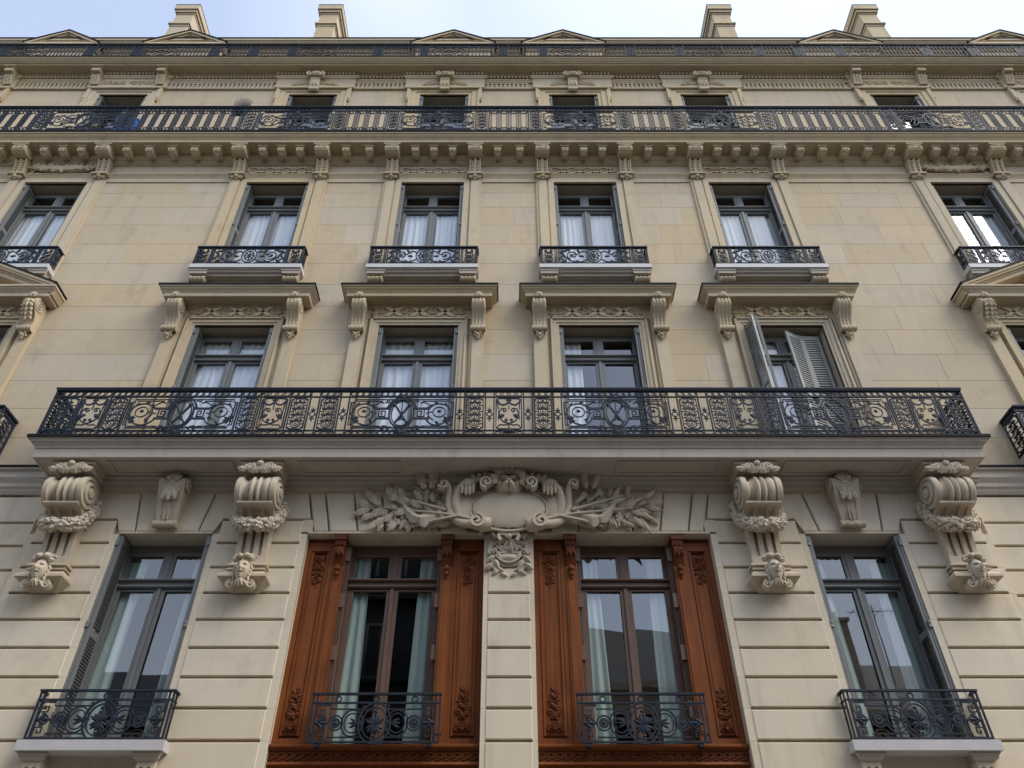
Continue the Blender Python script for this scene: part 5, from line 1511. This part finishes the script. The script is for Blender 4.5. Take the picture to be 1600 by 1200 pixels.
def mesh_of(kind, fn, w, h):
    k = (kind, round(w, 3), round(h, 3))
    if k not in CACHE: CACHE[k] = fn(w, h).mesh(kind)
    return CACHE[k]
def medallion_of(w, h):
    k = ('med', round(w, 3), round(h, 3))
    if k not in CACHE:
        bd, sh, pl, ky, sc = medallion_parts(w, h)
        CACHE[k] = (bd.mesh('medallion_panel'), sh.mesh('shield'), pl.mesh('shell'), [q.mesh('key_block') for q in ky], [q.mesh('leaf_scroll') for q in sc])
    return CACHE[k]
def long_rail(root, y, z0, H, layout, fr_b, fr_t, hand=0.05, deep=0.07):
    """layout: list of (x0, x1, kind) along x; ring friezes of height fr_b and fr_t below and above the panels"""
    xa, xb_ = layout[0][0], layout[-1][1]
    zb = 0.028; z1 = zb+fr_b; z2 = z1+0.016; z4 = H-hand-fr_t; z3 = z4-0.016
    for nm, a, b, d in (('bottom_rail', 0, zb, 0.045), ('lower_rail', z1, z2, 0.03), ('upper_rail', z3, z4, 0.03), ('handrail', H-hand, H, deep)):
        m = IB(); m.box(xa-0.012, xb_+0.012, y-d/2, y+d/2, z0+a, z0+b)
        if nm == 'handrail': m.box(xa-0.02, xb_+0.02, y-d/2-0.012, y+d/2+0.012, z0+H-0.020, z0+H+0.006)
        put(nm, m, 'iron', root)
    xs = sorted({round(v, 3) for a, b, k in layout for v in (a, b)})
    pm = IB(); pm.box(-0.011, 0.011, -0.014, 0.014, 0.02, H-hand+0.005); pmesh = pm.mesh('post')
    for x in xs: put('post', pmesh, 'iron', root, (x, y, z0))
    hm = z3-z2
    for a, b, k in layout:
        w = b-a-0.022; c = (a+b)/2
        if k == 'med':
            bd, sh, pl, ky, sc = medallion_of(w, hm)
            o = put('medallion_panel', bd, 'iron', root, (c, y, z0+z2))
            put('shield', sh, 'iron', o, None, True); put('shell', pl, 'iron', o, None, True)
            for q in ky: put('key_block', q, 'iron', o, None, True)
            for q in sc: put('leaf_scroll', q, 'iron', o, None, True)
        else:
            fn = {'chain': p_chain, 'heart': p_heart, 'slot': p_slot, 'arch': p_arches, 'picket': p_pickets, 'fan': p_fan}[k]
            put(k+'_panel' if k != 'arch' else 'arched_panel', mesh_of(k, fn, w, hm), 'iron', root, (c, y, z0+z2))
        if k != 'slot':
            if fr_b > 0.03: put('ring_frieze', mesh_of('ring_frieze', rings, w, fr_b), 'iron', root, (c, y, z0+zb))
            if fr_t > 0.03: put('ring_frieze', mesh_of('ring_frieze', rings, w, fr_t), 'iron', root, (c, y, z0+z4))
def side_return(root, x, y0, y1, z0, H, fr_b, fr_t, hand=0.05, kind=p_chain, n=2):
    """end of a balcony railing running back to the wall"""
    zb = 0.028; z1 = zb+fr_b; z2 = z1+0.016; z4 = H-hand-fr_t; z3 = z4-0.016
    for nm, a, b, d in (('bottom_rail', 0, zb, 0.045), ('lower_rail', z1, z2, 0.03), ('upper_rail', z3, z4, 0.03), ('handrail', H-hand, H, 0.07)):
        m = IB(); m.box(x-d/2, x+d/2, y0+0.036, y1, z0+a+0.001, z0+b-0.001); put(nm, m, 'iron', root)
    w = (y1-y0)/n
    for k in range(n):
        c = y0+w*(k+0.5)
        for nm, src, zz in (('side_panel', kind(w-0.02, z3-z2), z2), ('ring_frieze', rings(w-0.02, fr_b) if fr_b > 0.03 else None, zb), ('ring_frieze', rings(w-0.02, fr_t) if fr_t > 0.03 else None, z4)):
            if src is None: continue
            q = IB(); q.v = [(x+p[1], c+p[0], z0+zz+p[2]) for p in src.v]; q.f = [f[::-1] for f in src.f]
            put(nm, q, 'iron', root)
        m = IB(); m.box(x-0.012, x+0.012, y0+w*(k+1)-0.02, y0+w*(k+1)-0.002, z0, z0+H-0.03); put('post', m, 'iron', root)
def mirrored(seq):
    """half layout from the centre outwards -> full layout"""
    left = [(-b, -a, k) for a, b, k in seq if a > 0]
    mid = [(-b, b, k) for a, b, k in seq if a == 0]
    return sorted(left+mid+[q for q in seq if q[0] > 0])

# ---- long balcony railing of the second storey
half = [(0, 0.25, 'heart'), (0.25, 0.395, 'slot'), (0.395, 0.75, 'chain'), (0.75, 0.89, 'slot'), (0.89, 2.70, 'med'), (2.70, 2.85, 'slot'), (2.85, 3.205, 'chain'), (3.205, 3.36, 'slot'),
        (3.36, 3.705, 'chain'), (3.705, 4.205, 'heart'), (4.205, 4.54, 'chain'), (4.54, 6.42, 'med'), (6.42, 6.745, 'chain'), (6.745, 7.24, 'heart'), (7.24, 7.71, 'chain')]
rl = thing('balcony_railing', 'long dark iron railing with shields and rings on the deep stone balcony mid-facade', 'railing', (0, -0.80, 9.235), 'iron railings of the facade')
long_rail(rl, -0.80, 9.235, 1.04, mirrored(half), 0.115, 0.115)
for s in (-1, 1): side_return(rl, s*7.71, -0.80, -0.01, 9.235, 1.04, 0.115, 0.115)
fl = IB()
fl.bar([(0, 9.20), (0, 9.50)], 0.02, 0.02, False, -0.86)
for a in (90, 50, 130, 10, 170): fl.leaf(0, 9.31, a, 0.10, 0.045, -0.865, 0.02)
fl.bar([(-0.09, 9.30), (0.09, 9.30)], 0.016, 0.016, False, -0.86); fl.box(-0.012, 0.012, -0.87, -0.79, 9.33, 9.35)
put('flag_holder', fl, 'iron', rl)

# ---- fifth-floor railing
half4 = [(0, 0.50, 'arch'), (0.50, 0.83, 'chain'), (0.83, 2.73, 'med'), (2.73, 3.03, 'chain'), (3.03, 4.07, 'arch'), (4.07, 4.37, 'chain'), (4.37, 6.27, 'med'), (6.27, 6.66, 'chain'), (6.66, 8.04, 'arch'), (8.04, 9.40, 'arch'),
         (9.40, 9.66, 'chain'), (9.66, 11.5, 'med'), (11.5, 11.8, 'chain'), (11.8, 13.0, 'arch'), (13.0, 14.2, 'arch'), (14.2, 14.5, 'chain'), (14.5, 16.3, 'med'), (16.3, 17.3, 'arch')]
rl = thing('balcony_railing', 'long dark iron railing with arched bars running the full width above the bracketed cornice', 'railing', (0, -0.55, 18.70), 'iron railings of the facade')
long_rail(rl, -0.55, 18.70, 1.20, mirrored(half4), 0.10, 0.115)
m = IB()
for x in [k*1.5 for k in range(-11, 12)]: m.box(x-0.012, x+0.012, -0.565, -0.535, 18.60, 18.71)
put('railing_feet', m, 'iron', rl)

# ---- railing on top of the building
lay = []; x = -17.3; fans = [p[0] for p in PEDX]+[-5.4, 5.5]
segs = sorted([(c-0.55, c+0.55, 'fan') for c in fans])
for a, b, k in segs+[(17.3, 17.3, None)]:
    n = max(1, round((a-x)/1.3))
    for j in range(n):
        u, v = x+(a-x)*j/n, x+(a-x)*(j+1)/n
        if v-u > 0.8: lay += [(u, v-0.28, 'picket'), (v-0.28, v, 'chain')]
        elif v-u > 0.1: lay.append((u, v, 'picket'))
    if k: lay.append((a, b, k))
    x = b
rl = thing('roof_railing', 'low dark iron railing running along the topmost cornice below the roof pediments', 'railing', (0, -0.44, 22.61), 'iron railings of the facade')
long_rail(rl, -0.44, 22.61, 0.87, lay, 0.10, 0.12, hand=0.035, deep=0.05)

# ---- small railings of the third storey
def p_mid3(w, h):
    m = IB(); c = h*0.5
    m.bar([(-w/2+0.02, h-0.035), (w/2-0.02, h-0.035)], 0.010, T); m.bar([(-w/2+0.02, 0.03), (-0.18, 0.03), (-0.13, 0.012), (0.13, 0.012), (0.18, 0.03), (w/2-0.02, 0.03)], 0.010, T)
    m.bar(circ(0, c, 0.155, 20, 0, 360, h*0.42), 0.018, T, True); m.bar(circ(0, c, 0.095, 16, 0, 360, h*0.30), 0.016, T, True); m.blob((0, 0, c), (0.045, 0.016, h*0.16), 8, 5)
    for a in range(0, 360, 45): m.leaf(0.05*cos(R(a)), c+0.06*sin(R(a)), a, 0.08, 0.03, 0, 0.012)
    for s in (-1, 1):
        m.bar(bez((s*0.15, c+0.10), (s*0.28, c+0.24), (s*0.30, c-0.02), (s*0.42, c+0.06), 8), 0.020, T)
        m.bar(spiral(s*0.46, c+0.02, 0.135, 0.012, 250, 250+s*560, 22), 0.018, T); m.blob((s*0.46, 0, c+0.02), (0.03, 0.014, 0.03), 6, 4)
        m.bar(bez((s*0.15, c-0.12), (s*0.30, c-0.26), (s*0.52, c-0.22), (s*0.62, c-0.02), 10), 0.020, T)
        m.bar(bez((s*0.62, c-0.02), (s*0.66, c+0.10), (s*0.72, c+0.16), (s*(w/2-0.05), c+0.12), 8), 0.018, T)
        m.bar(spiral(s*(w/2-0.12), c-0.09, 0.085, 0.01, 90, 90-s*480, 16), 0.016, T)
        for a, z, an in ((0.30, 0.10, 60), (0.33, -0.14, -40), (0.60, 0.12, 100), (0.64, 0.06, 30), (0.58, -0.16, -20), (0.70, -0.04, -50), (0.50, 0.17, 20), (0.22, -0.02, 10), (w/2-0.16, 0.14, 10), (w/2-0.10, 0.05, -60)):
            m.leaf(s*a, c+z, an if s > 0 else 180-an, 0.12, 0.055, 0, 0.014)
    return m
def p_end3(w, h):
    m = IB(); motif_border(m, w, h, 0.02, 0.022)
    for z in (h*0.28, h*0.58):
        m.bar(circ(0, z, min(w*0.26, h*0.17), 14), 0.016, T, True); m.bar(circ(0, z, min(w*0.13, h*0.08), 10), 0.014, T, True)
    for s in (-1, 1): m.bar(bez((0, h*0.72), (s*w*0.30, h*0.68), (s*w*0.35, h*0.86), (s*w*0.12, h*0.88), 8), 0.018, T); m.leaf(s*w*0.1, h*0.74, 90-s*30, 0.08, 0.04, 0, 0.012)
    return m
names3 = ['cut off by the left picture edge', 'leftmost of four whole ones', 'second of four whole ones', 'third of four whole ones', 'rightmost of four whole ones', 'cut off by the right picture edge']
for i, x in enumerate(both(AX3)):
    y, z0, H, hw = -0.245, 14.175, 0.575, 1.13
    rl = thing('balconette_railing', f'small scrolled iron railing on a sill shelf, {names3[i]}', 'railing', (x, y, z0), 'small scrolled railings on sill shelves')
    m = IB(); m.box(x-hw-0.02, x+hw+0.02, y-0.035, y+0.035, z0+H-0.035, z0+H)
    for s in (-1, 1): m.box(*sorted((x+s*(hw-0.035), x+s*(hw+0.035))), y+0.036, -0.01, z0+H-0.034, z0+H-0.001)
    put('handrail', m, 'iron', rl)
    m = IB(); m.box(x-hw, x+hw, y-0.015, y+0.015, z0+0.012, z0+0.035)
    for s in (-1, 1): m.box(*sorted((x+s*(hw-0.012), x+s*(hw+0.012))), y+0.016, -0.01, z0+0.012, z0+0.034)
    put('bottom_rail', m, 'iron', rl)
    pm = CACHE.setdefault('post3', IB().box(-0.012, 0.012, -0.012, 0.012, 0, H-0.03).mesh('post'))
    for px in (-hw, -hw+0.33, -hw+0.37, hw-0.37, hw-0.33, hw): put('post', pm, 'iron', rl, (x+px, y, z0))
    hm = H-0.07; z = z0+0.035
    put('scroll_panel', mesh_of('scroll_panel', p_mid3, 2*hw-0.76, hm), 'iron', rl, (x, y, z))
    for s in (-1, 1):
        put('end_panel', mesh_of('end_panel', p_end3, 0.31, hm), 'iron', rl, (x+s*(hw-0.165), y, z))
        q = IB(); src = p_end3(0.21, hm); q.v = [(x+s*hw+p[1], (y-0.01)/2+p[0], z+p[2]) for p in src.v]; q.f = src.f
        put('side_panel', q, 'iron', rl)
# ---- corner of the pedimented windows' railings, second storey
for s, side in ((-1, 'left'), (1, 'right')):
    x, y, z0, H, hw = s*AX2[2], -0.45, 9.32, 0.86, 1.86
    rl = thing('balcony_railing', f'corner of a scrolled iron railing just entering the {side} edge of the picture', 'railing', (x, y, z0), 'iron railings of the facade')
    long_rail(rl, y, z0, H, [(x-hw, x-hw+0.36, 'chain'), (x-hw+0.36, x-0.9, 'heart'), (x-0.9, x+0.9, 'med'), (x+0.9, x+hw-0.36, 'heart'), (x+hw-0.36, x+hw, 'chain')], 0.06, 0.06, hand=0.04)
    for t in (-1, 1): side_return(rl, x+t*hw, y, -0.01, z0, H, 0.06, 0.06, hand=0.04, n=1)
    m = IB(); m.box(x-hw-0.08, x+hw+0.08, y-0.07, 0.0, z0-0.14, z0-0.02); put('balcony_slab', m, 'slab', bld)
    m = IB()
    for t in (-1, 1): m.xprism([(0, z0-0.14), (y+0.02, z0-0.14), (y+0.10, z0-0.28), (-0.12, z0-0.19-0.0), (0, z0-0.20)], x+t*1.4-0.12, x+t*1.4+0.12)

# ---- window guards of the first storey
def guard(root, x, y, z0, H, hw, ret):
    m = IB(); m.box(x-hw-0.02, x+hw+0.02, y-0.022, y+0.022, z0+H-0.028, z0+H)
    if ret:
        for s in (-1, 1): m.box(*sorted((x+s*(hw-0.02), x+s*(hw+0.025))), y+0.0225, YL, z0+H-0.027, z0+H-0.001)
    put('handrail', m, 'iron', root)
    for nm, zz in (('bottom_rail', 0.0), ('upper_rail', H-0.145)):
        m = IB(); m.box(x-hw, x+hw, y-0.014, y+0.014, z0+zz, z0+zz+0.022)
        if ret:
            for s in (-1, 1): m.box(*sorted((x+s*(hw-0.01), x+s*(hw+0.01))), y+0.0145, YL, z0+zz+0.001, z0+zz+0.021)
        put(nm, m, 'iron', root)
    for s in (-1, 1):
        for d in (0, 0.055):
            m = IB(); m.box(x+s*(hw-d)-0.012, x+s*(hw-d)+0.012, y-0.012, y+0.012, z0, z0+H-0.02); put('post', m, 'iron', root)
        if ret:
            m = IB(); m.box(x+s*hw-0.01, x+s*hw+0.01, -0.145, -0.125, z0, z0+H-0.02); put('post', m, 'iron', root)
    h = H-0.145; c = z0+h*0.50; P_ = lambda pts: [(x+a, z0+b) for a, b in pts]
    for a in (-0.52, 0.0, 0.52):
        rg = IB(); rg.bar(circ(x+a, z0+H-0.085, 0.038, 14), 0.014, T, True, y); put('small_ring', rg, 'iron', root)
    for s in (-1, 1):
        rg = IB(); rg.bar(spiral(x+s*0.16, z0+h-0.045, 0.038, 0.008, 200, 200-s*400, 10), 0.012, T, False, y); put('curl', rg, 'iron', root)
    cr = IB(); cr.bar(circ(x, c, 0.215, 28, 0, 360, h*0.52), 0.020, T*1.4, True, y); cr.bar(circ(x, c, 0.165, 24, 0, 360, h*0.41), 0.014, T*1.2, True, y)
    for an, l in ((80, 0.17), (60, 0.14), (105, 0.15), (130, 0.13), (35, 0.15), (150, 0.15), (200, 0.12), (340, 0.12), (225, 0.13), (315, 0.13), (260, 0.11), (285, 0.11)): cr.leaf(x, c-0.03, an, l, 0.05, y, 0.02)
    cr.bar([(x-0.07, c+0.07), (x+0.07, c-0.15)], 0.016, T, False, y-0.008); cr.bar(circ(x, c+0.07, 0.035, 8), 0.014, T, True, y); cr.blob((x, y-0.01, c+0.15), (0.03, 0.02, 0.025), 6, 4); cr.blob((x, y, c-0.17), (0.028, 0.02, 0.02), 6, 4)
    put('central_medallion', cr, 'iron', root)
    for s in (-1, 1):
        m = IB(); xc = x+s*0.30
        m.bar(circ(xc, c, 0.145, 22, 0, 360, h*0.34), 0.016, T, True, y); m.bar(circ(xc, c, 0.105, 18, 0, 360, h*0.25), 0.012, T, True, y)
        for an in (0, 28, -28, 180, 150, 210): m.leaf(xc-s*0.08, c, an if s > 0 else 180-an, 0.13 if abs(an) < 90 else 0.09, 0.035, y, 0.015)
        put('side_medallion', m, 'iron', root)
        m = IB(); xc = x+s*0.525
        m.bar(circ(xc, c, 0.095, 18), 0.016, T, True, y)
        m.bar(circ(xc, c, 0.05, 14), 0.03, T, True, y); m.blob((xc, y, c), (0.028, 0.018, 0.028), 8, 5)
        put('roundel', m, 'iron', root)
        m = IB(); e = hw-0.075                             # Greek-key corners, lines and fleur
        for t in (-1, 1):
            q = lambda u, v: (x+s*u, c+t*v)
            m.bar([q(0.16, h*0.36), q(e-0.17, h*0.36), q(e-0.17, h*0.46), q(e, h*0.46), q(e, h*0.20), q(e-0.10, h*0.20), q(e-0.10, h*0.34), q(e-0.05, h*0.34), q(e-0.05, h*0.27)], 0.013, T, False, y)
            m.bar(bez(q(e-0.16, 0.0), q(e-0.12, 0.02), q(e-0.10, 0.10), q(e-0.04, 0.07), 6), 0.016, T, False, y)
        for an in (0, 40, -40): m.leaf(x+s*(e-0.02), c, (180-an) if s > 0 else an, 0.16 if an == 0 else 0.10, 0.05, y, 0.02)
        m.leaf(x+s*(e-0.05), c, 0 if s > 0 else 180, 0.09, 0.05, y, 0.02)
        put('key_corner', m, 'iron', root)
for s, lab in ((-1, 'dark iron window guard with round medallion on the pale sill at bottom left'), (1, 'dark iron window guard with round medallion on the pale sill at bottom right')):
    rl = thing('window_guard', lab, 'railing', (s*AX1, -0.25, 4.745), 'window guards of the lowest row'); guard(rl, s*AX1, -0.25, 4.745, 0.64, 0.90, True)
for s, lab in ((-1, 'dark iron window guard with round medallion fixed to the left timber bay'), (1, 'dark iron window guard with round medallion fixed to the right timber bay')):
    rl = thing('window_guard', lab, 'railing', (s*1.80, -0.10, 4.76), 'window guards of the lowest row'); guard(rl, s*1.80, -0.12, 4.735, 0.65, 0.865, False)
    m = IB()
    for t in (-1, 1): m.box(s*1.80+t*0.74-0.03, s*1.80+t*0.74+0.03, -0.125, 0.0, 4.69, 4.735)
    put('fixing_bracket', m, 'iron', rl)

# ================================================================== small things on the fifth-floor balcony
fan = thing('spike_guard', 'fan of iron spikes closing off the upper balcony beside the left window', 'spike guard', (-6.86, -0.45, 19.85))
hb = MB(); hb.tube([(-7.06+0.03*k, -0.46, 19.80+0.16*sin(PI*k/14)) for k in range(15)], 0.014, 6); put('hoop', hb, 'iron', fan)
for k in range(12):
    t = k/11; x0 = -7.02+0.34*t
    m = MB(); m.tube([(x0, -0.46, 19.66), (x0-0.02+0.05*t, -0.46, 20.0+0.12*sin(PI*t)), (x0-0.07+0.10*t, -0.47, 20.28+0.22*sin(PI*(0.15+0.7*t)))], [0.02, 0.018, 0.006], 5)
    put('spike', m, 'iron', fan)
bl = MB(); bl.box(-10.0, -9.46, -0.30, -0.24, 18.66, 19.72)
for x in (-9.97, -9.73, -9.49): bl.box(x-0.02, x+0.02, -0.33, -0.30, 18.66, 19.75)
bl.box(-10.02, -9.44, -0.335, -0.235, 19.72, 19.76)
tag(put('blue_board', bl, 'blue'), 'bright blue plastic board standing behind the upper railing at the left', 'board')

# ================================================================== houses across the street (seen in the window panes)
def house(name, label, x0, x1, zw, zr, mat, rows, floors, roofd=3.6, slope=0.0):
    y = -13.6
    h = thing(name, label, 'building', ((x0+x1)/2, y, 0), 'houses across the street')
    m = MB(); m.box(x0, x1, y-9, y, 0.13, zw); put('wall', m, mat, h)
    m = MB(); m.add([(x0, y+0.15, zw), (x1, y+0.15, zw), (x1, y-roofd, zr-slope), (x0, y-roofd, zr), (x0, y-9, zr-0.4), (x1, y-9, zr-slope-0.4), (x0, y-9, zw), (x1, y-9, zw)],
                    [(0, 3, 2, 1), (3, 4, 5, 2), (0, 6, 4, 3), (1, 2, 5, 7), (0, 1, 7, 6)]); put('roof', m, 'slate', h)
    m = MB(); m.box(x0, x1, y, y+0.25, zw-0.25, zw-0.02); put('cornice', m, mat, h)
    for fz in floors:
        n = rows; st = (x1-x0)/n
        for k in range(n):
            c = x0+st*(k+0.5)
            q = MB(); frame_rect(q, c-0.55, c+0.55, fz, fz+1.9, 0.10, y-0.02, y+0.06); q.box(c-0.03, c+0.03, y-0.02, y+0.04, fz+0.1, fz+1.8); o = put('window', q, 'sill' if mat == 'far' else 'grey', h)
            q = MB(); q.box(c-0.45, c+0.45, y-0.01, y+0.02, fz+0.1, fz+1.8); put('pane', q, 'dark', o)
        q = MB(); xx = x0+0.2
        while xx < x1-0.2: q.box(xx, xx+0.02, y+0.28, y+0.30, fz-0.1, fz+0.75); xx += 0.13
        q.box(x0+0.2, x1-0.2, y+0.27, y+0.31, fz+0.75, fz+0.79); q.box(x0+0.2, x1-0.2, y, y+0.34, fz-0.18, fz-0.08)
        tag(put('balcony_rail', q, 'iron', h), None, None, None, 'stuff')
    return h
def stack(h, cx, y, z0, z1, w):
    m = MB(); m.box(cx-w/2, cx+w/2, y-0.5, y+0.5, z0, z1); m.box(cx-w/2-0.08, cx+w/2+0.08, y-0.58, y+0.58, z1, z1+0.12); put('chimney', m, 'far', h)
    for k in range(3):
        m = MB(); m.lathe_z([(0.10, z1+0.12), (0.09, z1+0.5), (0.11, z1+0.52), (0.10, z1+0.55)], cx-w*0.32+w*0.32*k, y, 10); put('chimney_pot', m, 'far', h)
hA = house('opposite_house', 'low slate-roofed house mirrored in the leftmost low window', -34, -7.2, 9.6, 12.4, 'far', 8, (3.6, 6.9))
hB = house('opposite_house', 'tall dark glassy block mirrored in the left timber-framed window', -7.0, 0.6, 17.0, 18.2, 'dark', 4, (5.2, 8.0, 10.8, 13.6))
hC = house('opposite_house', 'steep slate-roofed house mirrored in the right timber-framed window', 0.8, 8.4, 10.7, 14.5, 'far', 4, (4.2, 7.8), slope=0.9)
hD = house('opposite_house', 'slate-roofed house with chimney mirrored in the rightmost low window', 8.6, 34, 9.8, 12.6, 'far', 8, (3.6, 6.9))
stack(hD, 11.6, -15.6, 10.6, 13.4, 1.1); stack(hA, -16.0, -16.0, 10.6, 13.2, 1.0)
m = MB(); m.tube([(13.2, -15.5, 11.2), (13.2, -15.5, 14.2)], 0.025, 5); m.tube([(12.4, -15.5, 13.9), (14.2, -15.3, 13.9)], 0.015, 5)
for k in range(6): m.tube([(12.6+0.26*k, -15.8, 13.9), (12.6+0.26*k, -15.1, 13.9)], 0.01, 4)
put('aerial', m, 'steel', hD)
